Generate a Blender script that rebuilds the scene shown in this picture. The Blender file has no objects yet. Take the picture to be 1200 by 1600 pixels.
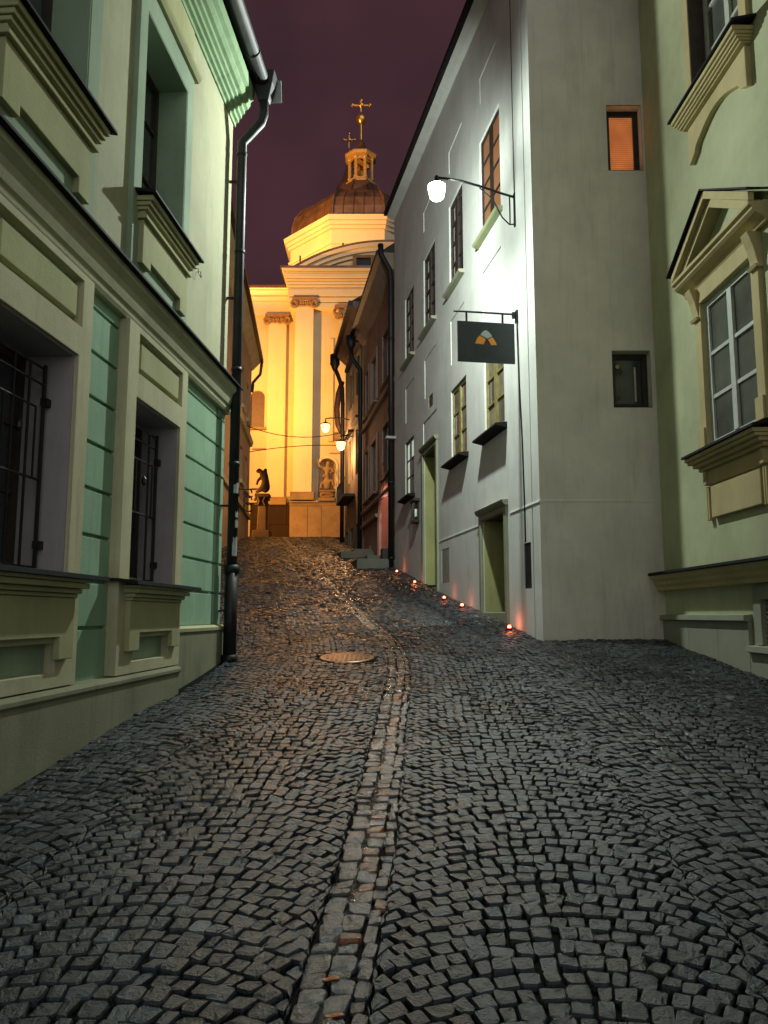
import bpy, bmesh, math, random
import numpy as np
from mathutils import Vector, Matrix
random.seed(7); np.random.seed(7)
SC = bpy.context.scene
COL = SC.collection
# ------------------------------------------------------------------ camera
FPX = 1230.0; TH = math.atan(.131); CT, ST = math.cos(TH), math.sin(TH); CZ = 1.55
cam = bpy.data.cameras.new('camera'); co = bpy.data.objects.new('camera', cam); COL.objects.link(co)
co.location = (0, 0, CZ); co.rotation_euler = (math.pi/2 + TH, 0, 0)
cam.sensor_fit = 'VERTICAL'; cam.sensor_height = 36; cam.lens = 36*FPX/1600
cam.clip_start = .05; cam.clip_end = 400
SC.camera = co
# ------------------------------------------------------------------ night sky
w = bpy.data.worlds.new("World"); SC.world = w; w.use_nodes = True
nt = w.node_tree; nt.nodes.clear()
out = nt.nodes.new('ShaderNodeOutputWorld'); bg = nt.nodes.new('ShaderNodeBackground')
tc = nt.nodes.new('ShaderNodeTexCoord'); nz = nt.nodes.new('ShaderNodeTexNoise'); cr = nt.nodes.new('ShaderNodeValToRGB')
nz.inputs['Scale'].default_value = 3.2; nz.inputs['Detail'].default_value = 4; nz.inputs['Roughness'].default_value = .55
cr.color_ramp.elements[0].position = .3; cr.color_ramp.elements[1].position = .75
cr.color_ramp.elements[0].color = (.42, .24, .32, 1); cr.color_ramp.elements[1].color = (1.15, .42, .55, 1)
nt.links.new(tc.outputs['Generated'], nz.inputs['Vector']); nt.links.new(nz.outputs['Fac'], cr.inputs['Fac'])
nt.links.new(cr.outputs['Color'], bg.inputs['Color']); nt.links.new(bg.outputs['Background'], out.inputs['Surface'])
bg.inputs['Strength'].default_value = .070
# ------------------------------------------------------------------ wide soft fill light added from behind the camera, standing in for town-sky glow
sun = bpy.data.lights.new('sun', 'SUN'); sun.energy = 1.05; sun.angle = math.radians(75); sun.color = (.95, .98, .98)
so0 = bpy.data.objects.new('sun', sun); COL.objects.link(so0); so0.rotation_euler = Vector((-.36, .90, -.22)).to_track_quat('-Z', 'Y').to_euler()
# ------------------------------------------------------------------ exposure
SC.view_settings.view_transform = 'Standard'; SC.view_settings.look = 'None'
SC.view_settings.gamma = 1; SC.view_settings.use_curve_mapping = False
SC.view_settings.exposure = 0.0
LAMP_W = 2000; FLOOD = 1.0
# ------------------------------------------------------------------ projection helpers (facade planes)
def ray(x, y):
    u = (x-600)/FPX; v = (800-y)/FPX
    return (u, CT-ST*v, ST+CT*v)
class Fac:
    """a vertical facade: s runs along it, z is up, d is the distance out into the street"""
    def __init__(S, O, D, N):
        l = math.hypot(*D); S.D = (D[0]/l, D[1]/l); l = math.hypot(*N); S.N = (N[0]/l, N[1]/l); S.O = O
    def hit(S, x, y, d=0):
        r = ray(x, y); t = (d+S.O[0]*S.N[0]+S.O[1]*S.N[1])/(r[0]*S.N[0]+r[1]*S.N[1])
        X, Y, Z = r[0]*t, r[1]*t, r[2]*t+CZ
        return ((X-S.O[0])*S.D[0]+(Y-S.O[1])*S.D[1], Z)
    def s(S, x, y, d=0): return S.hit(x, y, d)[0]
    def z(S, x, y, d=0): return S.hit(x, y, d)[1]
    def P(S, s_, z, d=0):
        return (S.O[0]+s_*S.D[0]+d*S.N[0], S.O[1]+s_*S.D[1]+d*S.N[1], z)
L = Fac((-2.73, 0), (.0726, 1), (1, -.0726))            # green house, left
W = Fac((2.286, 11.44), (-.1613, 1), (-1, -.1613))      # white house and its neighbours, right
R = Fac((4.07, 11.44), (.02, -1), (-1, -.02))           # green-yellow house, right, nearest
S = Fac((2.286, 11.44), (1, 0), (0, -1))                # side wall of the white house
L2 = Fac((-7.2, 38), (-.089, 1), (1, .089))             # far house, left
C = Fac((0, 52), (1, 0), (0, -1))                       # church front
C2 = Fac((0, 54), (1, 0), (0, -1))                      # church, set-back wing
# ------------------------------------------------------------------ ground height
GY = np.array([-12, -5, 0, 5.02, 8.6, 11.44, 14.5, 17.9, 23, 30, 38, 43, 46.5, 50, 62, 90])
GZ = np.array([-2.7, -2.0, -1.54, -1.035, -.70, -.375, .035, .51, 1.30, 2.35, 3.50, 4.19, 4.60, 4.72, 4.8, 4.8]) + 1.55
_yy = np.linspace(-12, 90, 1021); _zz = np.interp(_yy, GY, GZ)
_k = np.exp(-.5*(np.arange(-20, 21)/7.0)**2); _k /= _k.sum()
_zs = np.convolve(np.pad(_zz, 20, mode='edge'), _k, 'valid')
BY = np.array([-12, 2, 2.98, 3.73, 4.43, 5.66, 7.15, 9.3, 11, 12.5, 17, 23.7, 32, 41, 48, 90])
BX = np.array([-1.1, -.27, -.19, -.13, -.076, -.018, .05, .17, .13, -.1, -.9, -2.1, -3.6, -5.2, -6.1, -9])
_bx = np.interp(_yy, BY, BX); _bs = np.convolve(np.pad(_bx, 20, mode='edge'), np.exp(-.5*(np.arange(-20, 21)/5.0)**2)/np.exp(-.5*(np.arange(-20, 21)/5.0)**2).sum(), 'valid')
def gx(y): return np.interp(y, _yy, _bs)
def g(x, y):
    x = np.asarray(x, float); y = np.asarray(y, float)
    z = np.interp(y, _yy, _zs)
    u = x-gx(y)
    z = z - .022*np.exp(-(u/.30)**2) + .012*np.clip(np.abs(u)-.3, 0, 2.5)
    z = z + .010*np.sin(1.7*x+.6*y)*np.sin(1.3*y-.4*x) + .006*np.sin(4.1*x-1.1*y+2)*np.sin(3.3*y+.7)
    return z
def gf(x, y): return float(g(x, y))
# ------------------------------------------------------------------ materials
MATS = {}
def nodes(m):
    m.use_nodes = True; n = m.node_tree; return n, n.nodes['Principled BSDF']
def plaster(name, col, var=.16, bump=.25, rough=.88, dirt=(.10, .10, .08), damt=.35, scale=1.0, streak=True):
    m = bpy.data.materials.new(name); n, p = nodes(m); N = n.nodes; K = n.links
    geo = N.new('ShaderNodeNewGeometry')
    a = N.new('ShaderNodeTexNoise'); a.inputs['Scale'].default_value = 1.1*scale; a.inputs['Detail'].default_value = 8; a.inputs['Roughness'].default_value = .62
    b = N.new('ShaderNodeTexNoise'); b.inputs['Scale'].default_value = 55*scale; b.inputs['Detail'].default_value = 4
    c = N.new('ShaderNodeTexNoise'); c.inputs['Scale'].default_value = 2.3*scale; c.inputs['Detail'].default_value = 10; c.inputs['Roughness'].default_value = .7
    K.new(geo.outputs['Position'], a.inputs['Vector']); K.new(geo.outputs['Position'], b.inputs['Vector'])
    mp = N.new('ShaderNodeMapping'); mp.inputs['Scale'].default_value = (1, 1, .22 if streak else 1)
    K.new(geo.outputs['Position'], mp.inputs['Vector']); K.new(mp.outputs['Vector'], c.inputs['Vector'])
    r = N.new('ShaderNodeMapRange'); r.inputs['From Min'].default_value = .3; r.inputs['From Max'].default_value = .7
    r.inputs['To Min'].default_value = 1-var; r.inputs['To Max'].default_value = 1+var
    K.new(a.outputs['Fac'], r.inputs['Value'])
    mul = N.new('ShaderNodeVectorMath'); mul.operation = 'SCALE'; mul.inputs[0].default_value = col
    K.new(r.outputs['Result'], mul.inputs['Scale'])
    rd = N.new('ShaderNodeMapRange'); rd.inputs['From Min'].default_value = .52; rd.inputs['From Max'].default_value = .78
    rd.inputs['To Min'].default_value = 0; rd.inputs['To Max'].default_value = damt
    K.new(c.outputs['Fac'], rd.inputs['Value'])
    mx = N.new('ShaderNodeMix'); mx.data_type = 'RGBA'; mx.inputs['B'].default_value = (*dirt, 1)
    K.new(rd.outputs['Result'], mx.inputs['Factor']); K.new(mul.outputs['Vector'], mx.inputs['A'])
    # narrow vertical run-off streaks and small scuffs
    m2 = N.new('ShaderNodeMapping'); m2.inputs['Scale'].default_value = (6*scale, 6*scale, .38*scale if streak else 6*scale)
    d_ = N.new('ShaderNodeTexNoise'); d_.inputs['Scale'].default_value = 1.6; d_.inputs['Detail'].default_value = 9; d_.inputs['Roughness'].default_value = .72
    e_ = N.new('ShaderNodeTexNoise'); e_.inputs['Scale'].default_value = 9*scale; e_.inputs['Detail'].default_value = 9; e_.inputs['Roughness'].default_value = .8
    K.new(geo.outputs['Position'], m2.inputs['Vector']); K.new(m2.outputs['Vector'], d_.inputs['Vector']); K.new(geo.outputs['Position'], e_.inputs['Vector'])
    r5 = N.new('ShaderNodeMapRange'); r5.inputs['From Min'].default_value = .54; r5.inputs['From Max'].default_value = .74; r5.inputs['To Max'].default_value = damt*.75; K.new(d_.outputs['Fac'], r5.inputs['Value'])
    r6 = N.new('ShaderNodeMapRange'); r6.inputs['From Min'].default_value = .60; r6.inputs['From Max'].default_value = .72; r6.inputs['To Max'].default_value = damt*.7; K.new(e_.outputs['Fac'], r6.inputs['Value'])
    mxa = N.new('ShaderNodeMath'); mxa.operation = 'MAXIMUM'; K.new(r5.outputs['Result'], mxa.inputs[0]); K.new(r6.outputs['Result'], mxa.inputs[1])
    mx2 = N.new('ShaderNodeMix'); mx2.data_type = 'RGBA'; mx2.inputs['B'].default_value = (*[q*.8 for q in dirt], 1)
    K.new(mxa.outputs['Value'], mx2.inputs['Factor']); K.new(mx.outputs['Result'], mx2.inputs['A'])
    K.new(mx2.outputs['Result'], p.inputs['Base Color'])
    bm = N.new('ShaderNodeBump'); bm.inputs['Strength'].default_value = bump; bm.inputs['Distance'].default_value = .01
    ad = N.new('ShaderNodeMath'); ad.operation = 'MULTIPLY_ADD'; ad.inputs[1].default_value = 2.5
    K.new(a.outputs['Fac'], ad.inputs[0]); K.new(b.outputs['Fac'], ad.inputs[2])
    K.new(ad.outputs['Value'], bm.inputs['Height']); K.new(bm.outputs['Normal'], p.inputs['Normal'])
    p.inputs['Roughness'].default_value = rough; p.inputs['Specular IOR Level'].default_value = .25
    MATS[name] = m; return m
def solid(name, col, rough=.5, metal=0, var=.2, bump=.1, spec=.5, scale=9):
    m = bpy.data.materials.new(name); n, p = nodes(m); N = n.nodes; K = n.links
    geo = N.new('ShaderNodeNewGeometry')
    a = N.new('ShaderNodeTexNoise'); a.inputs['Scale'].default_value = scale; a.inputs['Detail'].default_value = 6
    K.new(geo.outputs['Position'], a.inputs['Vector'])
    r = N.new('ShaderNodeMapRange'); r.inputs['From Min'].default_value = .3; r.inputs['From Max'].default_value = .7
    r.inputs['To Min'].default_value = 1-var; r.inputs['To Max'].default_value = 1+var; K.new(a.outputs['Fac'], r.inputs['Value'])
    mul = N.new('ShaderNodeVectorMath'); mul.operation = 'SCALE'; mul.inputs[0].default_value = col
    K.new(r.outputs['Result'], mul.inputs['Scale']); K.new(mul.outputs['Vector'], p.inputs['Base Color'])
    bm = N.new('ShaderNodeBump'); bm.inputs['Strength'].default_value = bump; bm.inputs['Distance'].default_value = .01
    K.new(a.outputs['Fac'], bm.inputs['Height']); K.new(bm.outputs['Normal'], p.inputs['Normal'])
    p.inputs['Roughness'].default_value = rough; p.inputs['Metallic'].default_value = metal; p.inputs['Specular IOR Level'].default_value = spec
    MATS[name] = m; return m
def glow(name, col, st, base=(.1, .1, .1), stripes=False):
    m = bpy.data.materials.new(name); n, p = nodes(m); N = n.nodes; K = n.links
    geo = N.new('ShaderNodeNewGeometry'); a = N.new('ShaderNodeTexNoise'); a.inputs['Scale'].default_value = 3.5
    K.new(geo.outputs['Position'], a.inputs['Vector'])
    r = N.new('ShaderNodeMapRange'); r.inputs['From Min'].default_value = .3; r.inputs['From Max'].default_value = .7
    r.inputs['To Min'].default_value = st*.75; r.inputs['To Max'].default_value = st*1.2
    K.new(a.outputs['Fac'], r.inputs['Value']); K.new(r.outputs['Result'], p.inputs['Emission Strength'])
    p.inputs['Base Color'].default_value = (*base, 1); p.inputs['Emission Color'].default_value = (*col, 1)
    p.inputs['Roughness'].default_value = .4
    MATS[name] = m; return m
wall_green = plaster('pale_green_plaster', (.41, .41, .27), damt=.4, dirt=(.17, .18, .12))
mint = plaster('mint_plaster', (.28, .44, .30), damt=.5, dirt=(.10, .17, .13))
mint_up = plaster('mint_band_plaster', (.30, .39, .28), damt=.22)
cream = plaster('cream_plaster', (.50, .48, .31), damt=.4, dirt=(.18, .18, .11))
olive = plaster('olive_cream_plaster', (.40, .40, .21), damt=.25)
plinthp = plaster('plinth_plaster', (.25, .25, .165), damt=.45, dirt=(.08, .08, .06))
eave_green = plaster('eave_green_plaster', (.25, .37, .21), damt=.55, dirt=(.05, .07, .05), scale=2.5)
white = plaster('white_plaster', (.70, .725, .69), var=.10, damt=.32, dirt=(.32, .32, .28))
white_side = plaster('grey_white_plaster', (.80, .77, .67), var=.11, damt=.34, dirt=(.26, .25, .24))
pink = plaster('pink_plaster', (.27, .19, .165), damt=.35, dirt=(.14, .10, .08))
pinkglow = plaster('pink_glow_plaster', (.78, .42, .33), damt=.2)  # pink plaster with the gateway's salmon glow put into its colour
darkp = plaster('grey_brown_plaster', (.24, .19, .15), damt=.4)
right_green = plaster('light_green_plaster', (.50, .535, .34), damt=.2, dirt=(.24, .28, .18))
ochre = plaster('ochre_plaster', (.56, .47, .25), damt=.2, dirt=(.25, .18, .08))
rstone = plaster('pale_plinth_stone', (.34, .36, .28), damt=.3)
stone = plaster('door_stone', (.30, .31, .22), damt=.5, bump=.6, dirt=(.10, .11, .05))
greenreveal = plaster('yellow_green_plaster', (.40, .40, .17), damt=.4, dirt=(.12, .14, .06))
church = plaster('church_cream_plaster', (.62, .50, .30), var=.1, damt=.25, dirt=(.38, .26, .12), scale=.35)
church_lt = plaster('church_pale_plaster', (.68, .56, .38), var=.08, damt=.15, dirt=(.42, .3, .16), scale=.35)
church_st = plaster('church_plinth_stone', (.30, .19, .10), var=.25, damt=.6, dirt=(.12, .06, .03), scale=.5, streak=False)
church_shaded = plaster('church_shaded_stone', (.035, .017, .010), damt=.5, scale=.5)  # shade on the wing plinth and statue is put into this base colour
lanternm = solid('gilded_ochre_lantern', (.50, .30, .09), .5, .25, .3, .2)
stucco = solid('gilded_stucco', (.30, .16, .06), .6, 0, .3, .5)
copper = solid('dome_copper', (.20, .105, .06), .42, .55, .35, .3, scale=1.2)
brass = solid('gilded_metal', (.75, .42, .12), .3, .9)
black = solid('black_iron', (.010, .010, .011), .5, .1, .3, .2)
zinc = solid('zinc_sheet', (.026, .027, .03), .55, .4, .35, .2, scale=5)
flash = solid('dark_flashing', (.012, .012, .013), .8, 0, .3, .2, .2)
rooft = solid('dark_roof_tiles', (.035, .022, .02), .7, 0, .4, .4)
reveal_g = plaster('grey_reveal_plaster', (.36, .34, .33), damt=.3)
glass = solid('dark_window_glass', (.035, .042, .05), .09, 0, .5, .03, .8, scale=1.5)
glassr = solid('grey_window_glass', (.105, .115, .10), .10, 0, .45, .02, .8, scale=1.2)
brownw = solid('dark_brown_wood', (.045, .028, .02), .5, 0, .3, .25)
yellw = solid('yellow_ochre_wood', (.26, .22, .085), .5, 0, .25, .2)
whitew = solid('white_window_paint', (.62, .66, .60), .45, 0, .1, .1)
redw = solid('red_brown_wood', (.10, .05, .03), .5, 0, .3, .2)
doorw = solid('dark_door_wood', (.02, .014, .011), .6, 0, .4, .3)
curtain = solid('beige_curtain', (.22, .19, .12), .8, 0, .35, .1, .3, scale=4)
lit_or = glow('lit_orange_room', (1.0, .33, .10), .12, (.2, .1, .05))
lit_blind = glow('lit_blind_gap', (1.0, .30, .08), .20, (.3, .15, .07))
lit_red = glow('lit_red_glass', (1.0, .16, .07), 14, (.5, .1, .05))
lit_warm = glow('warm_bulb_glass', (1.0, .42, .12), 6)
lit_white = glow('white_lit_room', (.8, .95, .75), .5)
signm = solid('charcoal_sign_paint', (.024, .032, .034), .55, 0, .15, .05)
sign_o = solid('orange_sign_paint', (.85, .33, .03), .5, 0, .03, .0)
sign_g = solid('pale_grey_sign_paint', (.42, .52, .50), .5, 0, .03, .0)
concrete = plaster('concrete_step', (.16, .165, .13), damt=.5)
leafm = solid('orange_leaf', (.42, .13, .03), .35, 0, .3, .2, scale=60)
paper = solid('torn_paper', (.45, .46, .45), .7)
rusty = solid('manhole_iron', (.16, .10, .07), .38, .6, .35, .4, scale=30)
# stone material: colour from a per-stone attribute, wet gloss
def cobble(name, rmin, rmax, spec=.5):
    m = bpy.data.materials.new(name); n, p = nodes(m); N = n.nodes; K = n.links
    at = N.new('ShaderNodeAttribute'); at.attribute_name = 'tint'
    geo = N.new('ShaderNodeNewGeometry')
    a = N.new('ShaderNodeTexNoise'); a.inputs['Scale'].default_value = 38; a.inputs['Detail'].default_value = 6; a.inputs['Roughness'].default_value = .7
    b = N.new('ShaderNodeTexNoise'); b.inputs['Scale'].default_value = .9; b.inputs['Detail'].default_value = 5
    K.new(geo.outputs['Position'], a.inputs['Vector']); K.new(geo.outputs['Position'], b.inputs['Vector'])
    r = N.new('ShaderNodeMapRange'); r.inputs['From Min'].default_value = .3; r.inputs['From Max'].default_value = .7
    r.inputs['To Min'].default_value = .55; r.inputs['To Max'].default_value = 1.45; K.new(a.outputs['Fac'], r.inputs['Value'])
    r2 = N.new('ShaderNodeMapRange'); r2.inputs['From Min'].default_value = .35; r2.inputs['From Max'].default_value = .65
    r2.inputs['To Min'].default_value = .7; r2.inputs['To Max'].default_value = 1.25; K.new(b.outputs['Fac'], r2.inputs['Value'])
    mm = N.new('ShaderNodeMath'); mm.operation = 'MULTIPLY'; K.new(r.outputs['Result'], mm.inputs[0]); K.new(r2.outputs['Result'], mm.inputs[1])
    mul = N.new('ShaderNodeVectorMath'); mul.operation = 'SCALE'; K.new(at.outputs['Color'], mul.inputs[0]); K.new(mm.outputs['Value'], mul.inputs['Scale'])
    K.new(mul.outputs['Vector'], p.inputs['Base Color'])
    r3 = N.new('ShaderNodeMapRange'); r3.inputs['From Min'].default_value = .35; r3.inputs['From Max'].default_value = .65
    r3.inputs['To Min'].default_value = rmin; r3.inputs['To Max'].default_value = rmax; K.new(b.outputs['Fac'], r3.inputs['Value'])
    K.new(r3.outputs['Result'], p.inputs['Roughness'])
    bm = N.new('ShaderNodeBump'); bm.inputs['Strength'].default_value = .8; bm.inputs['Distance'].default_value = .010
    a2 = N.new('ShaderNodeTexNoise'); a2.inputs['Scale'].default_value = 140; a2.inputs['Detail'].default_value = 4; K.new(geo.outputs['Position'], a2.inputs['Vector'])
    am = N.new('ShaderNodeMath'); am.operation = 'MULTIPLY_ADD'; am.inputs[1].default_value = .45; K.new(a2.outputs['Fac'], am.inputs[0]); K.new(a.outputs['Fac'], am.inputs[2])
    K.new(am.outputs['Value'], bm.inputs['Height']); K.new(bm.outputs['Normal'], p.inputs['Normal'])
    p.inputs['Specular IOR Level'].default_value = spec
    MATS[name] = m; return m
cob = cobble('damp_basalt', .20, .40, .55)
cobwet = cobble('wet_granite', .10, .30, .9)
bedm = solid('dark_joint_grit', (.007, .007, .0065), .95, 0, .4, .6, .1, scale=40)
# ------------------------------------------------------------------ mesh builder
class MB:
    def __init__(S): S.v = []; S.f = []
    def add(S, vs, fs):
        b = len(S.v); S.v += [tuple(p) for p in vs]; S.f += [tuple(b+i for i in f) for f in fs]; return S
    def hexa(S, c): return S.add(c, [(0, 1, 2, 3), (7, 6, 5, 4), (0, 4, 5, 1), (1, 5, 6, 2), (2, 6, 7, 3), (3, 7, 4, 0)])
    def fbox(S, F, s0, s1, z0, z1, d0, d1):
        return S.hexa([F.P(s0, z0, d0), F.P(s1, z0, d0), F.P(s1, z0, d1), F.P(s0, z0, d1), F.P(s0, z1, d0), F.P(s1, z1, d0), F.P(s1, z1, d1), F.P(s0, z1, d1)])
    def box(S, x0, x1, y0, y1, z0, z1):
        return S.hexa([(x0, y0, z0), (x1, y0, z0), (x1, y1, z0), (x0, y1, z0), (x0, y0, z1), (x1, y0, z1), (x1, y1, z1), (x0, y1, z1)])
    def loft(S, A, B):
        n = len(A); return S.add(list(A)+list(B), [tuple(range(n)), tuple(range(2*n-1, n-1, -1))]+[(i, (i+1) % n, n+(i+1) % n, n+i) for i in range(n)])
    def prof(S, F, pts, s0, s1):          # closed (d,z) profile run along s
        return S.loft([F.P(s0, z, d) for d, z in pts], [F.P(s1, z, d) for d, z in pts])
    def poly(S, F, pts, d0, d1):          # closed (s,z) outline given thickness in d
        return S.loft([F.P(s, z, d0) for s, z in pts], [F.P(s, z, d1) for s, z in pts])
    def tube(S, path, r, n=8, closed=False):
        path = [Vector(p) for p in path]; R_ = r if isinstance(r, (list, tuple)) else [r]*len(path)
        rings = []; up0 = None
        for i, p in enumerate(path):
            t = (path[min(i+1, len(path)-1)]-path[max(i-1, 0)]).normalized()
            a = Vector((0, 0, 1)) if abs(t.z) < .9 else Vector((1, 0, 0))
            if up0 is not None: a = up0
            e1 = (a-t*a.dot(t)).normalized(); e2 = t.cross(e1); up0 = e1
            rings.append([p+R_[i]*(math.cos(2*math.pi*k/n)*e1+math.sin(2*math.pi*k/n)*e2) for k in range(n)])
        vs = [q for rg in rings for q in rg]; fs = []
        for i in range(len(rings)-1):
            for k in range(n): fs.append((i*n+k, i*n+(k+1) % n, (i+1)*n+(k+1) % n, (i+1)*n+k))
        fs.append(tuple(range(n-1, -1, -1))); fs.append(tuple((len(rings)-1)*n+k for k in range(n)))
        return S.add(vs, fs)
    def lathe(S, c, prof, n=16, rot=0, axis='z'):
        vs = []; fs = []
        for r, h in prof:
            for k in range(n):
                a = rot+2*math.pi*k/n; vs.append((c[0]+r*math.cos(a), c[1]+r*math.sin(a), c[2]+h))
        m = len(prof)
        for i in range(m-1):
            for k in range(n): fs.append((i*n+k, i*n+(k+1) % n, (i+1)*n+(k+1) % n, (i+1)*n+k))
        fs.append(tuple(range(n-1, -1, -1))); fs.append(tuple((m-1)*n+k for k in range(n)))
        return S.add(vs, fs)
    def build(S, name, mat, parent=None, bevel=0, smooth=False, label=None):
        me = bpy.data.meshes.new(name); off = Vector((0, 0, 0)); q = parent
        while q is not None: off += Vector(q.location); q = q.parent
        me.from_pydata([tuple(Vector(p)-off) for p in S.v], [], S.f)
        bm = bmesh.new(); bm.from_mesh(me); bmesh.ops.recalc_face_normals(bm, faces=bm.faces); bm.to_mesh(me); bm.free()
        me.materials.append(mat); o = bpy.data.objects.new(name, me); COL.objects.link(o); o.parent = parent
        if smooth:
            for p in me.polygons: p.use_smooth = len(p.vertices) <= 4
        if bevel:
            b = o.modifiers.new('b', 'BEVEL'); b.width = bevel; b.segments = 2; b.limit_method = 'ANGLE'; b.angle_limit = .6
        if label: o['label'] = label
        return o
def tag(o, label, cat, group=None):
    o['label'] = label; o['category'] = cat
    if group: o['group'] = group
    return o
def thing(name, loc, label, cat, group=None):
    o = bpy.data.objects.new(name, None); COL.objects.link(o); o.location = loc; o.empty_display_size = .2
    return tag(o, label, cat, group)
def wall(mb, F, s0, s1, z0, z1, holes, d=0, t=.35):
    """solid wall slab with rectangular holes (s0,s1,z0,z1) cut through"""
    ss = sorted({s0, s1}|{h[0] for h in holes}|{h[1] for h in holes}); zs = sorted({z0, z1}|{h[2] for h in holes}|{h[3] for h in holes})
    ss = [a for a in ss if s0 <= a <= s1]; zs = [a for a in zs if z0 <= a <= z1]
    def solidc(i, j):
        if i < 0 or j < 0 or i >= len(ss)-1 or j >= len(zs)-1: return False
        a = (ss[i]+ss[i+1])/2; b = (zs[j]+zs[j+1])/2
        return not any(h[0] < a < h[1] and h[2] < b < h[3] for h in holes)
    idx = {}; V = []
    def v(i, j, k):
        if (i, j, k) not in idx: idx[(i, j, k)] = len(V); V.append(F.P(ss[i], zs[j], d if k == 0 else d-t))
        return idx[(i, j, k)]
    Fs = []
    for i in range(len(ss)-1):
        for j in range(len(zs)-1):
            if not solidc(i, j): continue
            Fs.append((v(i, j, 0), v(i+1, j, 0), v(i+1, j+1, 0), v(i, j+1, 0))); Fs.append((v(i, j, 1), v(i, j+1, 1), v(i+1, j+1, 1), v(i+1, j, 1)))
            if not solidc(i-1, j): Fs.append((v(i, j, 0), v(i, j+1, 0), v(i, j+1, 1), v(i, j, 1)))
            if not solidc(i+1, j): Fs.append((v(i+1, j, 0), v(i+1, j, 1), v(i+1, j+1, 1), v(i+1, j+1, 0)))
            if not solidc(i, j-1): Fs.append((v(i, j, 0), v(i, j, 1), v(i+1, j, 1), v(i+1, j, 0)))
            if not solidc(i, j+1): Fs.append((v(i, j+1, 0), v(i+1, j+1, 0), v(i+1, j+1, 1), v(i, j+1, 1)))
    return mb.add(V, Fs)
def window(F, parent, s0, s1, z0, z1, d, cols, rows, fmat, pmat, fr=.06, bar=.03, th=.06, splits=None, mull=.07, label=None, pl=None):
    """casement window: outer frame, central mullions, bars; each pane a child"""
    m = MB(); m.fbox(F, s0, s0+fr, z0, z1, d-th, d); m.fbox(F, s1-fr, s1, z0, z1, d-th, d)
    m.fbox(F, s0+fr, s1-fr, z0, z0+fr, d-th, d-.002); m.fbox(F, s0+fr, s1-fr, z1-fr, z1, d-th, d-.002)
    ia, ib, ja, jb = s0+fr, s1-fr, z0+fr, z1-fr
    rows = splits or [(k+1)/rows for k in range(rows-1)]
    cs = [ia+(ib-ia)*(k+1)/cols for k in range(cols-1)]
    for c_ in cs: m.fbox(F, c_-mull/2, c_+mull/2, ja, jb, d-th, d+.008)
    zb = [ja+(jb-ja)*r_ for r_ in rows]; edges = [ia]+cs+[ib]
    for k in range(len(edges)-1):
        a = edges[k]+(mull/2 if k else 0); b = edges[k+1]-(mull/2 if k < len(edges)-2 else 0)
        for q in zb: m.fbox(F, a, b, q-bar/2, q+bar/2, d-th*.8, d-.006)
    o = m.build('window', fmat, parent, label=label)
    zz = [ja]+zb+[jb]
    for k in range(len(edges)-1):
        a = edges[k]+(mull/2 if k else 0); b = edges[k+1]-(mull/2 if k < len(edges)-2 else 0)
        for j in range(len(zz)-1):
            pa = zz[j]+(bar/2 if j else 0); pb = zz[j+1]-(bar/2 if j < len(zz)-2 else 0)
            tl = random.uniform(-.006, .006)
            MB().hexa([F.P(a, pa, d-th*.7), F.P(b, pa, d-th*.7+tl), F.P(b, pa, d-th*.5+tl), F.P(a, pa, d-th*.5), F.P(a, pb, d-th*.7+tl*.5), F.P(b, pb, d-th*.7+tl), F.P(b, pb, d-th*.5+tl), F.P(a, pb, d-th*.5+tl*.5)]).build('pane', pmat if not callable(pmat) else pmat(k, j), o)
    return o
# ================================================================== GROUND
bed = MB(); xs = np.arange(-13, 6.01, .25); ys = np.arange(-6, 64.1, .25)
vv = [(x, y, gf(x, y)-(.023 if y < 12 else .034)) for y in ys for x in xs]; nx = len(xs)
ff = [(j*nx+i, j*nx+i+1, (j+1)*nx+i+1, (j+1)*nx+i) for j in range(len(ys)-1) for i in range(nx-1)]
bed.add(vv, ff); road = bed.build('cobbled_road', bedm); road['kind'] = 'structure'
gr = MB(); gr.add([(-200, -80, -1.8), (200, -80, -1.8), (200, -6, -.6), (-200, -6, -.6)], [(0, 1, 2, 3)])
gr.add([(-200, 20, 0.4), (200, 20, 0.4), (200, 64, 5.2), (-200, 64, 5.2), (-200, 390, 5.2), (200, 390, 5.2)], [(0, 1, 2, 3), (3, 2, 5, 4)])
o = gr.build('ground', bedm); o['kind'] = 'structure'; o.location.z = -.55
# -------- cobblestones
MH = (-.50, 11.0)   # manhole centre, set below from the photograph
MHs = (ray(542, 1028)); 
_t = 10.0
for _ in range(40):
    X, Y = MHs[0]*_t, MHs[1]*_t; zt = gf(X, Y)-CZ; _t += ((MHs[2]*_t-zt) / max(.05, (-MHs[2]+.1)))*.4
MH = (MHs[0]*_t, MHs[1]*_t); MHR = .345
def wl(y): return -2.73+.0726*y+.13                 # left house plinth line
def lb(y): return np.where(y < 9.75, wl(y), -.222*y-.55)
def rb(y): return np.where(y < 11.44, 4.07-.02*(y-11.44)+.02-.05, 2.286-.1613*(y-11.44)+.0)
stones = []   # (4x2 corners, kind)
Wc = 1.32; phm = math.radians(43); Ra = Wc/2/math.sin(phm); hr = .097
def wob(side, k, y): return 0 if k == 0 else .022*math.sin(y*7.3+k*2.1+side)+.018*math.sin(y*17.9+k*4.4)+.012*math.sin(y*39+k)
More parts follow.
